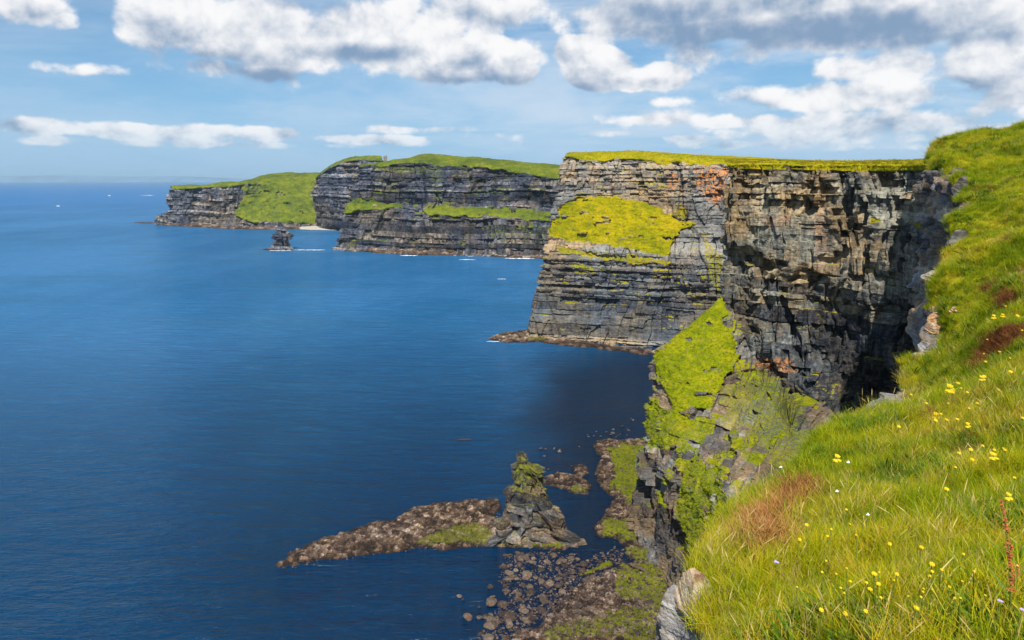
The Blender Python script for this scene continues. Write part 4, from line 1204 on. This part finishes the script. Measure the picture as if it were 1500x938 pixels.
scatter('shore_stones', STONES[0], STONES[1], STONES[2], STONES[3], STONES[4], 'countless small stones strewn over the reef and the rubble shore')
rg = np.random.RandomState(77)
cellA = np.linalg.norm(np.cross(FG[1:, :-1] - FG[:-1, :-1], FG[:-1, 1:] - FG[:-1, :-1]), axis=-1)
cc_ = (FG[1:, 1:] + FG[:-1, :-1]) / 2
cd = np.linalg.norm(cc_ - np.array([0, 0, H]), axis=-1)
cu_, cv_ = project(cc_[..., 0], cc_[..., 1], cc_[..., 2])
inside = (cu_ > 850) & (cu_ < 1640) & (cv_ > 120) & (cv_ < 1180) & (cc_[..., 1] > .5)
gl_ = (lev[:-1] > 3.7)[None, :]
polyBrown = [(1092, 765), (1120, 760), (1150, 735), (1170, 722), (1200, 728), (1190, 750), (1150, 775), (1145, 800), (1128, 815), (1100, 795)]
polyDark = [[(1445, 500), (1475, 482), (1510, 478), (1510, 500), (1480, 520), (1440, 545), (1425, 540)], [(1468, 432), (1490, 430), (1500, 450), (1475, 455), (1462, 445)], [(1430, 418), (1465, 415), (1460, 430), (1435, 432)]]
tuft_r = .10 + .0034 * cd


def place(mult, sel, minscale=1.0):
    dens_ = mult / (tuft_r ** 2)
    lam = cellA * dens_ * (inside & gl_ & sel)
    n = rg.poisson(np.clip(lam, 0, 40))
    ii, jj = np.nonzero(n); rep = n[ii, jj]
    ii = np.repeat(ii, rep); jj = np.repeat(jj, rep)
    a = rg.rand(len(ii))[:, None]; b = rg.rand(len(ii))[:, None]
    p = FG[ii, jj] * (1 - a) * (1 - b) + FG[ii + 1, jj] * a * (1 - b) + FG[ii, jj + 1] * (1 - a) * b + FG[ii + 1, jj + 1] * a * b
    lum = fbm(p[:, 0] / .9, p[:, 1] / .9, p[:, 2] / .9, 3, 410)
    s = (tuft_r[ii, jj] / .13) * rg.uniform(.6, 1.25, len(ii)) * minscale * (1 + .75 * lum)
    wl = fbm(p[:, 0] / 2.2, p[:, 1] / 2.2, p[:, 2] / 2.2, 2, 411)
    rot = np.stack([.6 * wl + rg.uniform(-.3, .3, len(ii)), rg.uniform(-.45, .30, len(ii)), wl * 4 + rg.uniform(-2.2, 2.2, len(ii))], -1)
    hz_ = np.clip(1.15 - cd[ii, jj] * .009, .6, 1.1)
    return p - np.array([0, 0, .02]), rot, np.stack([s, s, s * hz_], -1), ii, jj


brown_sel = poly_sd(cu_, cv_, polyBrown) + 22 * fbm(cc_[..., 0] / .6, cc_[..., 1] / .6, cc_[..., 2] / .6, 3, 402) > -3
for pd in polyDark: brown_sel |= poly_sd(cu_, cv_, pd) + 10 * fbm(cc_[..., 0], cc_[..., 1], cc_[..., 2], 3, 403) > 0
dry = fbm(cc_[..., 0] / 3.0, cc_[..., 1] / 3.0, cc_[..., 2] / 3, 3, 400)
p, rot, s, ii, jj = place(1.5, ~brown_sel)
srcs = [blade_tuft('grass_tuft_' + 'abcdef'[k], 46, .14, (.20, .25, .17, .28, .15, .22)[k], .0050, (.7, .5, .9, .6, 1.0, .8)[k], GREEN, 500 + k) for k in range(6)]
scatter('grass', p - np.array([0, 0, .01]), rot, s, rg.randint(0, 6, len(p)), srcs, 'long bright green grass covering the cliff-top slope')
NGRASS = len(p)
p, rot, s, ii, jj = place(.30, (~brown_sel) & (dry > .0))
srcs = [blade_tuft('straw_tuft_' + 'abc'[k], 16, .13, (.27, .33, .23)[k], .0034, .5, STRAW, 520 + k, 5) for k in range(3)]
scatter('dry_grass', p, rot, s, rg.randint(0, 3, len(p)), srcs, 'straw-coloured dry grass stems and seed heads among the green')
p, rot, s, ii, jj = place(2.6, brown_sel, 1.0)
srcs = [blade_tuft('brown_tuft_' + 'ab'[k], 60, .13, (.20, .26)[k], .005, 1.0, BROWN, 530 + k) for k in range(2)]
scatter('dead_grass', p, rot, s, rg.randint(0, 2, len(p)), srcs, 'matted rusty brown dead grass near the cliff edge')

LEAFY = grass_mat('dark_leafy_weed', [(.2, (.03, .07, .006)), (.45, (.07, .14, .01)), (.7, (.16, .24, .015))], .25)
weedy = fbm(cc_[..., 0] / 1.6, cc_[..., 1] / 1.6, cc_[..., 2] / 1.6, 3, 430)
p, rot, s, ii, jj = place(.9, (~brown_sel) & (weedy > .18))
srcs = [blade_tuft('weed_' + 'ab'[k], 26, .12, (.15, .19)[k], .020, 1.2, LEAFY, 540 + k) for k in range(2)]
scatter('weeds', p, rot, s, rg.randint(0, 2, len(p)), srcs, 'patches of dark green leafy weeds in the grass')
p, rot, s, ii, jj = place(1.1, (~brown_sel) & (fbm(cc_[..., 0] / 2.4, cc_[..., 1] / 2.4, cc_[..., 2] / 2.4, 3, 440) > .26) & (cd > 12))
srcs = [blade_tuft('brown_tuft_' + 'cd'[k], 30, .12, (.16, .2)[k], .005, 1.0, BROWN, 550 + k) for k in range(2)]
scatter('dead_grass', p, rot, s, rg.randint(0, 2, len(p)), srcs, 'scattered brown withered grass higher on the slope')
# flowers -------------------------------------------------------------------
vis_ok = (cv_ > 0) & gl_


def on_slope(u, v):
    d = np.hypot(cu_ - u, cv_ - v) + np.where(gl_ & (cc_[..., 1] > .5), 0, 1e6)
    k = np.argmin(d + cd * .02)
    i, j = np.unravel_index(k, d.shape)
    return cc_[i, j], cd[i, j]


MAT['yellow_petal'] = simple('yellow_petals', (.66, .46, .01), .6, .12, 30)
MAT['white_petal'] = simple('white_petals', (.75, .72, .68), .6, .1, 30)
MAT['lilac_petal'] = simple('lilac_petals', (.45, .35, .72), .6, .1, 30)
MAT['pink_petal'] = simple('pink_petals', (.62, .34, .34), .6, .2, 30)
MAT['stem'] = simple('green_stem', (.12, .17, .02), .7, .2, 20)
MAT['rust'] = simple('rust_red_seed', (.36, .10, .03), .8, .4, 60)


def tube(pts, r0, r1, n=5):
    V = []; Fq = []
    for k, p in enumerate(pts):
        r = r0 + (r1 - r0) * k / (len(pts) - 1)
        for a in range(n):
            t = 6.2832 * a / n; V.append((p[0] + r * math.cos(t), p[1] + r * math.sin(t), p[2]))
    for k in range(len(pts) - 1):
        for a in range(n): Fq.append((k * n + a, k * n + (a + 1) % n, (k + 1) * n + (a + 1) % n, (k + 1) * n + a))
    return V, Fq


def blossom(c, r, n, tilt, rr):
    V = []; Fq = []
    for layer in (0, 1):
        for k in range(n):
            a = 6.2832 * (k + .5 * layer) / n; da = 3.0 / n
            L = r * (1 - .3 * layer) * rr.uniform(.85, 1.1); up = r * (.25 + .3 * layer)
            b = len(V)
            for (rad, ang, z) in ((0, 0, 0), (L * .65, a - da, up * .7), (L, a, up), (L * .65, a + da, up * .7)):
                x, y = rad * math.cos(ang), rad * math.sin(ang)
                V.append((c[0] + x, c[1] + y - tilt * z, c[2] + z + tilt * y * -1 * .0 + (-y * tilt)))
            Fq.append((b, b + 1, b + 2, b + 3))
    return V, Fq


def flower_proto(name, mat, nblos, r, spread, seed):
    rr = np.random.RandomState(seed)
    V, Fq = tube([(0, 0, 0), (.01, 0, .5), (0, .01, 1)], .012, .008)
    st = mesh_from('stem', V, Fq, [MAT['stem']], smooth=True)
    V2 = []; F2 = []
    for k in range(nblos):
        c = (rr.uniform(-spread, spread), rr.uniform(-spread, spread), rr.uniform(-spread, spread) * .5)
        v, f = blossom(c, r * rr.uniform(.8, 1.2), 7, .5, rr)
        b = len(V2); V2 += v; F2 += [tuple(x + b for x in q) for q in f]
    hd = mesh_from('flower_head', V2, F2, [mat])
    return st, hd


kinds = {'yellow': flower_proto('y', MAT['yellow_petal'], 1, 1.0, 0, 1), 'yellow_cluster': flower_proto('yc', MAT['yellow_petal'], 4, .65, 1.1, 2),
         'white': flower_proto('w', MAT['white_petal'], 5, .45, .9, 3), 'lilac': flower_proto('l', MAT['lilac_petal'], 2, .7, .5, 4), 'pink': flower_proto('p', MAT['pink_petal'], 5, .45, .7, 5)}


def flower(u, v, kind, px, label, group=None, cat='flower', h=.26):
    g, d = on_slope(u, v)
    h = h * 1.35 * (.10 + .0034 * d) / .13 * min(1.1, max(.6, 1.15 - d * .009)) if kind != 'pink' else h * 1.3
    g, d = on_slope(u, v + .85 * h * FPX / d)
    e = link(('yellow_flower' if 'yellow' in kind else kind + '_flower'), None)
    e.location = g; e.rotation_euler = (random.uniform(-.1, .1), random.uniform(-.15, .1), random.uniform(0, 6))
    tag(e, label, cat, group)
    st, hd = kinds[kind]
    s1 = link('stem', st, e); s1.scale = (.3, .3, h)
    s2 = link('flower_head', hd, e); s2.location = (0, 0, h); R = px * d / FPX * .5 * (.8 if 'yellow' in kind else .6); s2.scale = (R, R, R)
    s2.rotation_euler = (.9, 0, -e.rotation_euler[2])
    return e


random.seed(5)
uv_c = [(1385, 578, 16), (1365, 614, 12), (1448, 684, 15), (1218, 679, 15), (1463, 467, 8), (1450, 470, 8), (1463, 746, 12), (1435, 564, 11), (1415, 633, 9)]
rf = np.random.RandomState(55)
uv_x = [(float(np.clip(rf.normal(a_, 34), 1060, 1496)), float(rf.normal(b_, 26)), float(rf.uniform(4, 6.5))) for a_, b_, n__ in ((1385, 590, 9), (1440, 680, 6), (1320, 880, 12), (1430, 860, 10), (1230, 800, 7), (1210, 900, 8), (1470, 520, 5)) for _ in range(n__)]
uv_s = [(1435, 560, 8), (1399, 572, 8), (1344, 600, 7), (1365, 625, 8), (1381, 626, 8), (1314, 632, 8), (1393, 624, 7), (1423, 690, 8), (1419, 675, 8), (1379, 733, 10), (1496, 745, 10), (1490, 624, 7), (1343, 828, 9), (1365, 847, 10),
        (1283, 868, 11), (1267, 890, 10), (1193, 915, 10), (1223, 917, 10), (1275, 919, 9), (1321, 914, 11), (1303, 818, 8), (1163, 806, 8), (1181, 782, 8), (1397, 681, 8), (1488, 469, 7), (1498, 469, 6), (1469, 456, 5), (1462, 456, 5), (1444, 478, 6),
        (1478, 555, 8), (1455, 581, 7), (1288, 880, 9), (1300, 860, 8), (1392, 586, 8), (1352, 604, 6)]
for u, v, px in uv_c: flower(u, v, 'yellow_cluster', px, 'cluster of small yellow flowers in the cliff-top grass', 'clusters of yellow flowers')
for u, v, px in uv_s:
    lab = 'single yellow flower low in the grass near the bottom of the slope' if v > 770 else 'small yellow flower higher up the grassy slope'
    flower(u, v, 'yellow', px, lab, 'single yellow flowers, lower slope' if v > 770 else 'single yellow flowers, upper slope')
for u, v, px in uv_x:
    if v < 925 and (u > 1250 or v > 760): z_ = ('near the rust-red dock spike' if u > 1420 and v > 740 else 'below and right of the rusty dead grass' if v > 760 and u < 1270 else 'in the long grass at the bottom of the slope' if v > 830 else 'in the middle of the slope' if v > 630 else 'under the pale rocks high on the slope'); flower(u, v, 'yellow', px, 'tiny yellow flower ' + z_, 'tiny yellow flowers ' + z_)
for (u, v), lab in zip([(1222, 733), (1263, 772), (1142, 698), (1238, 687)], ['white flower head right of the rusty dead grass', 'white flower head below a dark tuft in the slope', 'white flower head at the edge of the grass, nearest the scree', 'white flower head just right of the yellow cluster on the grass edge']):
    flower(u, v, 'white', 9, lab)
for (u, v), lab in zip([(1134, 843), (1453, 917), (1475, 930)], ['lilac flower alone below the rusty dead grass', 'lilac flower left of the rust-red dock stem', 'lilac flower at the foot of the rust-red dock stem']):
    flower(u, v, 'lilac', 9, lab)
rr_ = np.random.RandomState(31)
for k in range(12):
    u, v = (1398 + rr_.normal() * 9, 458 + rr_.normal() * 8) if k < 7 else (1480 + rr_.normal() * 10, 440 + rr_.normal() * 6)
    flower(u, v, 'pink', 7, 'faded pink thrift tuft near the pale rocks of the cliff edge' if k < 7 else 'faded pink thrift tuft on the brown hummock at the frame edge', 'faded pink thrift by the rocks' if k < 7 else 'faded pink thrift on the hummock', h=.12)


def dock(u0, v0, v1, label, fat, lean):
    g, d = on_slope(u0, v0)
    h = (v0 - v1) * d / FPX
    e = link('dock_plant', None); e.location = g; tag(e, label, 'dock plant')
    pts = [(lean * t * t * h, 0, t * h) for t in np.linspace(0, 1, 8)]
    V, Fq = tube(pts, .006, .003); link('stem', mesh_from('stem', V, Fq, [MAT['stem']], smooth=True), e)
    rr = np.random.RandomState(int(u0)); V = []; Fq = []
    for k in range(230):
        t = rr.uniform(.38, 1.0); x = lean * t * t * h; rad = fat * (1.15 - t) * (.6 + .4 * math.sin(t * 40))
        a = rr.uniform(0, 6.28); q = rad * math.sqrt(rr.rand()); c = np.array([x + q * math.cos(a), q * math.sin(a), t * h]); s_ = .006 * rr.uniform(.7, 1.5)
        b = len(V)
        for dx_, dy_, dz_ in ((-1, 0, 0), (0, -1, .3), (1, 0, 0), (0, .3, 1.3)): V.append(tuple(c + s_ * np.array([dx_, dy_, dz_])))
        Fq.append((b, b + 1, b + 2, b + 3))
    link('seed_head', mesh_from('seed_head', V, Fq, [MAT['rust']]), e)


dock(1478, 945, 768, 'tall rust-red dock seed spike at the right edge of the slope', .045, -.16)
dock(1482, 905, 838, 'shorter rust-red dock seed spike beside the tall one', .022, -.02)

# rocks at the very edge of the slope --------------------------------------
MAT['pale_rock'] = rock_material('pale_lichened_rock', [(0.24, (.07, .03, .02)), (0.44, (.24, .12, .06)), (0.60, (.44, .31, .19)), (0.88, (.60, .50, .36))], scale=9.0, streak=0.1)


def crag(name, u, v, y, size, rot, seed, mat, label, cat='rock', planes=14, flatk=.9, box=0.0):
    bm = bmesh.new(); bmesh.ops.create_icosphere(bm, subdivisions=6, radius=1)
    V = np.array([w.co[:] for w in bm.verts]); r = np.random.RandomState(seed)
    if box:
        cb = V / np.abs(V).max(1, keepdims=True) * .86
        V = V * (1 - box) + cb * box
    for _ in range(planes):
        n_ = r.normal(size=3); n_ /= np.linalg.norm(n_); e = V @ n_ - r.uniform(.5, .85)
        V = V - np.outer(np.clip(e, 0, None), n_) * flatk
    V = V * (1 + .12 * fbm(V[:, 0] * 3, V[:, 1] * 3, V[:, 2] * 5, 5, seed, .65)[:, None])
    st = np.floor(V[:, 2] * 7 + .7 * vnoise(V[:, 0] * 2, V[:, 1] * 2, V[:, 2] * 0, seed))
    V[:, :2] *= (1 + .10 * (hsh(st, 0, seed) - .5))[:, None]
    for w, c in zip(bm.verts, V * np.array(size)): w.co = c
    me = bpy.data.meshes.new(name); bm.to_mesh(me); bm.free(); me.materials.append(mat)
    a = me.color_attributes.new('mask', 'FLOAT_COLOR', 'POINT')
    Mx = np.zeros((len(V), 4), np.float32); Mx[:, 0] = .35 + .4 * hsh(st, 1, seed)
    a.data.foreach_set('color', Mx.ravel())
    o = link(name, me); o.location = P(u, v, y); o.rotation_euler = rot
    return tag(o, label, cat)


crag('edge_rock', 1024, 884, 6.6, (.20, .34, .26), (.3, -.3, .3), 3, MAT['pale_rock'], 'pale sunlit rock with rusty stains at the grass edge, bottom of the slope', planes=8, box=.6)
crag('edge_rock', 1012, 918, 6.9, (.24, .34, .42), (.1, .2, 1.0), 4, MAT['lip'], 'grey block tucked under the pale rusty rock', planes=8, box=.7)
crag('edge_rock', 992, 905, 7.6, (.22, .30, .34), (0, .2, .2), 8, MAT['lip'], 'small grey rock hanging left of the pale rusty rock')
crag('edge_rock', 1003, 945, 7.2, (.30, .36, .40), (0, -.2, .6), 9, MAT['lip'], 'grey slab at the bottom of the picture below the pale rusty rock')
crag('edge_slab', 1368, 462, 43, (1.15, 1.9, 2.5), (.35, .35, -.1), 11, MAT['lip'], 'large tilted striated slab jutting from the cliff edge', planes=6, box=.8)
crag('edge_slab', 1385, 412, 47, (1.0, 1.6, 1.3), (.2, .2, .4), 12, MAT['lip'], 'blocky rock above the tilted slab on the cliff edge')
crag('edge_rock', 1372, 237, 103, (1.9, 2.4, .9), (0, .1, 0), 13, MAT['lip'], 'rock ledge jutting out under the hilltop grass against the sky')
rr_ = np.random.RandomState(14)
for k, (u, v, y, q_) in enumerate([(1384, 243, 92, 1.7), (1397, 260, 80, 1.5), (1408, 280, 71, 1.4), (1416, 305, 63, 1.1), (1415, 335, 57, 1.1), (1408, 360, 53, 1.0), (1399, 385, 49, .9)]):
    crag('edge_rock', u + 2, v + 6, y, tuple(rr_.uniform(.7, 1.3, 3) * q_ * np.array([1, 1, rr_.uniform(.7, 1.5)])), tuple(rr_.uniform(-.5, .5, 3)), 40 + k, MAT['dark_lip'], 'dark broken rock in the ragged edge under the hilltop grass', 'rock')['group'] = 'dark rocks in the ragged upper edge'
rr_ = np.random.RandomState(12)
for k, (u, v, y) in enumerate([(1383, 440, 41), (1376, 455, 40), (1388, 428, 42), (1372, 470, 39), (1366, 482, 38), (1354, 512, 35), (1346, 528, 33.5), (1338, 545, 32)]):
    crag('edge_rock', u, v, y, tuple(rr_.uniform(.28, .5, 3)), tuple(rr_.uniform(-.5, .5, 3)), 20 + k, MAT['pale_rock'] if k < 5 else MAT['lip'], 'small pale weathered rock in the row along the grass edge', 'rock')['group'] = 'pale rocks along the grass edge'

for k, (u, v, sz_, rt) in enumerate([(808, 762, (5.2, 4.0, 3.4), (.1, .62, .2)), (826, 782, (5.6, 4.0, 1.9), (.1, .50, .4)), (796, 786, (6.2, 3.4, 1.7), (.1, .25, 0)), (738, 776, (3.0, 3.6, 5.4), (.1, -.30, .3)), (726, 791, (5.0, 3.4, 1.5), (0, -.25, .1)), (770, 764, (2.4, 2.8, 6.4), (.15, .16, .5)),
                                     (838, 795, (5.4, 3.4, 1.2), (0, .12, .2))]):
    o_ = crag('slab', u, v, 254.0, sz_, rt, 70 + k, MAT['stack'], None, None, 5, box=.85)
    o_.parent = main_stack
rgt = np.random.RandomState(91)
TURF_MATS = {}
for nm_, gd_, cnt, size, colr, rawmat, lab_ in (('grass_slope_tufts', G_c2, 12000, 3.6, [(.16, (.14, .16, .004)), (.36, (.30, .28, .003)), (.52, (.42, .34, .004)), (.7, (.42, .27, .02))], 0, 'rough grass tussocks on the tall headland'),
                                            ('grass_slope_tufts', G_sp, 20000, 2.1, [(.16, (.10, .16, .003)), (.36, (.22, .30, .003)), (.52, (.34, .37, .003)), (.7, (.42, .36, .01))], 0, 'rough grass tussocks on the steep spur'),
                                            ('grass_slope_tufts', G_c1, 5000, 3.4, [(.16, (.09, .11, .004)), (.36, (.20, .20, .003)), (.52, (.34, .28, .004)), (.7, (.38, .25, .02))], 0, 'rough grass along the top of the near rock face')):
    g_, t_, n_, l_ = gd_
    mt_ = grass_mat('tussock_grass', colr, .3)
    uu_, vv2_ = project(g_[..., 0], g_[..., 1], g_[..., 2])
    area = np.linalg.norm(np.cross(np.gradient(g_, axis=0), np.gradient(g_, axis=1)), axis=-1)
    w_ = area * (t_ > .58) * (n_[..., 2] > .15) * (uu_ > 780) * (uu_ < 1420) * (l_[None, :] > .97)
    pick_ = rgt.choice(w_.size, cnt, p=(w_ / w_.sum()).ravel())
    pts_ = g_.reshape(-1, 3)[pick_] + rgt.normal(0, .3, (cnt, 3)) * np.array([1, 1, .2])
    sc_ = size * rgt.uniform(.5, 1.3, cnt)
    rot_ = np.stack([rgt.uniform(-.4, .4, cnt), rgt.uniform(-.4, .4, cnt), rgt.uniform(0, 6.28, cnt)], -1)
    srcs = [blade_tuft('tussock_' + 'ab'[k], 16, .16, (.16, .20)[k], .030, .9, mt_, 560 + k) for k in range(2)]
    scatter(nm_, pts_ - np.array([0, 0, .15]), rot_, sc_, rgt.randint(0, 2, cnt), srcs, lab_)
# tower ---------------------------------------------------------------------
bx_ = P(564, 237, 1472)
tw = link('stone_tower', None); tw.location = bx_; tag(tw, 'tiny round stone tower on top of the distant headland', 'tower')


def ring_mesh(name, r0, r1, h0, h1, n=20):
    V = []; Fq = []
    for k in range(n):
        a = 6.2832 * k / n
        V += [(r0 * math.cos(a), r0 * math.sin(a), h0), (r1 * math.cos(a), r1 * math.sin(a), h1), ((r1 - .6) * math.cos(a), (r1 - .6) * math.sin(a), h1), ((r1 - .6) * math.cos(a), (r1 - .6) * math.sin(a), h1 - 1)]
    for k in range(n):
        a = k * 4; b = ((k + 1) % n) * 4
        Fq += [(a, b, b + 1, a + 1), (a + 1, b + 1, b + 2, a + 2), (a + 2, b + 2, b + 3, a + 3)]
    return mesh_from(name, V, Fq, [MAT['masonry']])


def box_mesh(name, sx, sy, sz, mat):
    V = [(x * sx / 2, y * sy / 2, z * sz) for x in (-1, 1) for y in (-1, 1) for z in (0, 1)]
    return mesh_from(name, V, [(0, 1, 3, 2), (4, 6, 7, 5), (0, 4, 5, 1), (2, 3, 7, 6), (0, 2, 6, 4), (1, 5, 7, 3)], [mat])


link('wall', ring_mesh('wall', 3.0, 2.7, -3, 9.5), tw)
t2 = link('turret', ring_mesh('turret', 1.4, 1.3, -3, 11.5), tw); t2.location = (2.9, -.6, 0)
MAT['dark_opening'] = simple('dark_glass', (.02, .02, .025), .3, .1, 1)
for k in range(8):
    a = 6.2832 * k / 8; o_ = link('merlon', box_mesh('merlon', .9, .5, 1.1, MAT['masonry']), tw); o_.location = (2.45 * math.cos(a), 2.45 * math.sin(a), 9.48); o_.rotation_euler = (0, 0, a + 1.57)
for a, z in ((-1.6, 5.5), (-1.6, 1.2), (-2.6, 5.5)):
    o_ = link('window', box_mesh('window', .8, .3, 1.6, MAT['dark_opening']), tw); o_.location = (2.82 * math.cos(a), 2.82 * math.sin(a), z); o_.rotation_euler = (0, 0, a + 1.57)

# walkers on the cliff top --------------------------------------------------
def walker(u, v, y, coat, label, seed, stride=.25, face=0.0):
    r = random.Random(seed)
    me = bpy.data.meshes.new('person')
    J = {'hip': (0, 0, .95, .13), 'chest': (0, 0, 1.32, .15), 'neck': (0, 0, 1.48, .06), 'head': (0, .02, 1.60, .10), 'crown': (0, .02, 1.70, .08),
         'shl': (-.19, 0, 1.40, .065), 'ell': (-.25, -.04, 1.13, .045), 'hal': (-.23, .10, .92, .035), 'shr': (.19, 0, 1.40, .065), 'elr': (.25, -.06, 1.13, .045), 'har': (.24, .06, .90, .035),
         'hil': (-.10, 0, .90, .095), 'knl': (-.11, stride * .5 + .04, .50, .065), 'anl': (-.11, stride, .08, .045), 'tol': (-.11, stride + .17, .03, .035),
         'hir': (.10, 0, .90, .095), 'knr': (.11, -stride * .3 + .05, .50, .065), 'anr': (.11, -stride, .10, .045), 'tor': (.11, -stride + .15, .03, .035)}
    E = [('hip', 'chest'), ('chest', 'neck'), ('neck', 'head'), ('head', 'crown'), ('chest', 'shl'), ('shl', 'ell'), ('ell', 'hal'), ('chest', 'shr'), ('shr', 'elr'), ('elr', 'har'), ('hip', 'hil'), ('hil', 'knl'), ('knl', 'anl'), ('anl', 'tol'), ('hip', 'hir'), ('hir', 'knr'), ('knr', 'anr'), ('anr', 'tor')]
    names = list(J)
    me.from_pydata([J[k][:3] for k in names], [(names.index(a), names.index(b)) for a, b in E], [])
    o = link('person', me)
    sk = o.modifiers.new('skin', 'SKIN'); o.modifiers.new('smooth', 'SUBSURF').levels = 1
    for k, vtx in zip(names, me.skin_vertices[0].data): vtx.radius = (J[k][3], J[k][3]); vtx.use_root = (k == 'hip')
    m_ = new_mat('walker_clothes'); Bq = NB(m_.node_tree)
    tcn = Bq.n('ShaderNodeTexCoord'); sp_ = Bq.n('ShaderNodeSeparateXYZ'); Bq.put(sp_.inputs[0], tcn.outputs['Object'])
    c_ = Bq.mix(Bq.mr(sp_.outputs[2], .90, .93), (.03, .035, .05), coat); c_ = Bq.mix(Bq.mr(sp_.outputs[2], 1.47, 1.49), c_, (.45, .28, .20)); c_ = Bq.mix(Bq.mr(sp_.outputs[2], 1.64, 1.66), c_, (.05, .03, .02))
    finish(Bq, c_, .8); me.materials.append(m_)
    o.location = P(u, v, y); o.rotation_euler = (0, 0, face)
    return tag(o, label, 'person')


walker(1331, 239.0, 330, (.04, .04, .05), 'person in dark clothes walking on the cliff top, left of the pair', 1, .3, 1.2)
walker(1341, 238.5, 335, (.03, .03, .04), 'person in dark clothes walking on the cliff top, nearest the grassy hill', 2, .2, -1.4)
walker(1093, 239.0, 345, (.05, .05, .06), 'lone person in dark clothes on the cliff top above the rock corner', 3, .2, .6)
walker(930, 224.0, 660, (.10, .08, .08), 'tiny lone person on the top of the tall middle headland', 4, .2, .6)

# foam ----------------------------------------------------------------------
def foam(u0, u1, v, th, label, seed):
    n = 26; rr = np.random.RandomState(seed); V = []; Fq = []
    for k in range(n + 1):
        t = k / n; u = u0 + (u1 - u0) * t; w = th * math.sin(math.pi * t) ** .5 * rr.uniform(.25, 1.0); c = v + rr.uniform(-.25, .25) * th
        a = W(u, c - w / 2); b = W(u, c + w / 2); V += [(a[0], a[1], .12), (b[0], b[1], .12)]
    for k in range(n): Fq.append((2 * k, 2 * k + 1, 2 * k + 3, 2 * k + 2))
    tag(link('sea_foam', mesh_from('sea_foam', V, Fq, [MAT['foam']], smooth=True)), label, kind='stuff')


for k, (u0, u1, v, th, lab) in enumerate([(586, 612, 374.6, 1.4, 'white surf below the left half of the tower headland'), (672, 697, 380.6, 1.0, 'white streak of foam off the tower headland'), (685, 706, 375.5, .9, 'surf at the foot of the tower headland'), (738, 789, 378.8, 1.5, 'line of surf in the corner beside the tall headland'),
                                          (728, 742, 409, .8, 'small foam streak in the bay'), (430, 478, 366.4, .9, 'foam trailing right of the small far stack'), (394, 428, 367.4, .8, 'foam round the small far stack'), (158, 162, 286.8, 1.3, 'white breaker far out on the left'),
                                          (82, 88, 302, 1.2, 'white breaker far out at the left edge'), (206, 226, 286.5, .6, 'thin line of surf beyond the farthest headland'), (712, 742, 500.5, 1.2, 'foam along the ledge of the tall headland'), (395, 430, 334, .7, 'surf along the pale beach')]):
    foam(u0, u1, v, th, lab, 900 + k)
rubble('rocky_reef', [seapoly([(196, 326.4), (215, 325.8), (234, 326.4), (234, 327.6), (210, 327.4)])], MAT['shore'], 3.5, 171, 1.5, 16, (), 'low dark reef left of the tiny pinnacle', 'reef', None, 12, 1.5)

# far land on the horizon -----------------------------------------------------
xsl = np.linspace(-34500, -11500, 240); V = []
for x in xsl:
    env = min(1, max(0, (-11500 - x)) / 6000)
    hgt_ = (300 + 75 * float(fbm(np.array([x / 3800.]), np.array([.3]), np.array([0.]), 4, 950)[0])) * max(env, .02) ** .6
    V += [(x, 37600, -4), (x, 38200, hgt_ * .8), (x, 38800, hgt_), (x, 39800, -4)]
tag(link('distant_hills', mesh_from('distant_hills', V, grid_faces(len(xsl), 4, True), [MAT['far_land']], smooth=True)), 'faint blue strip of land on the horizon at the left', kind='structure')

# haze ------------------------------------------------------------------------
m = new_mat('sea_air_haze'); B = NB(m.node_tree)
pv = B.n('ShaderNodeVolumePrincipled'); pv.inputs['Color'].default_value = (.60, .86, 1.0, 1); pv.inputs['Density'].default_value = 2.6e-5; pv.inputs['Anisotropy'].default_value = .2
ow = B.n('ShaderNodeOutputMaterial'); B.put(ow.inputs['Volume'], pv.outputs[0])
hb = box_mesh('haze', 90000, 60000, 330, m)
hz_o = link('haze', hb); hz_o.location = (0, 15000, -62); tag(hz_o, 'thin sea air between the headlands', kind='stuff')
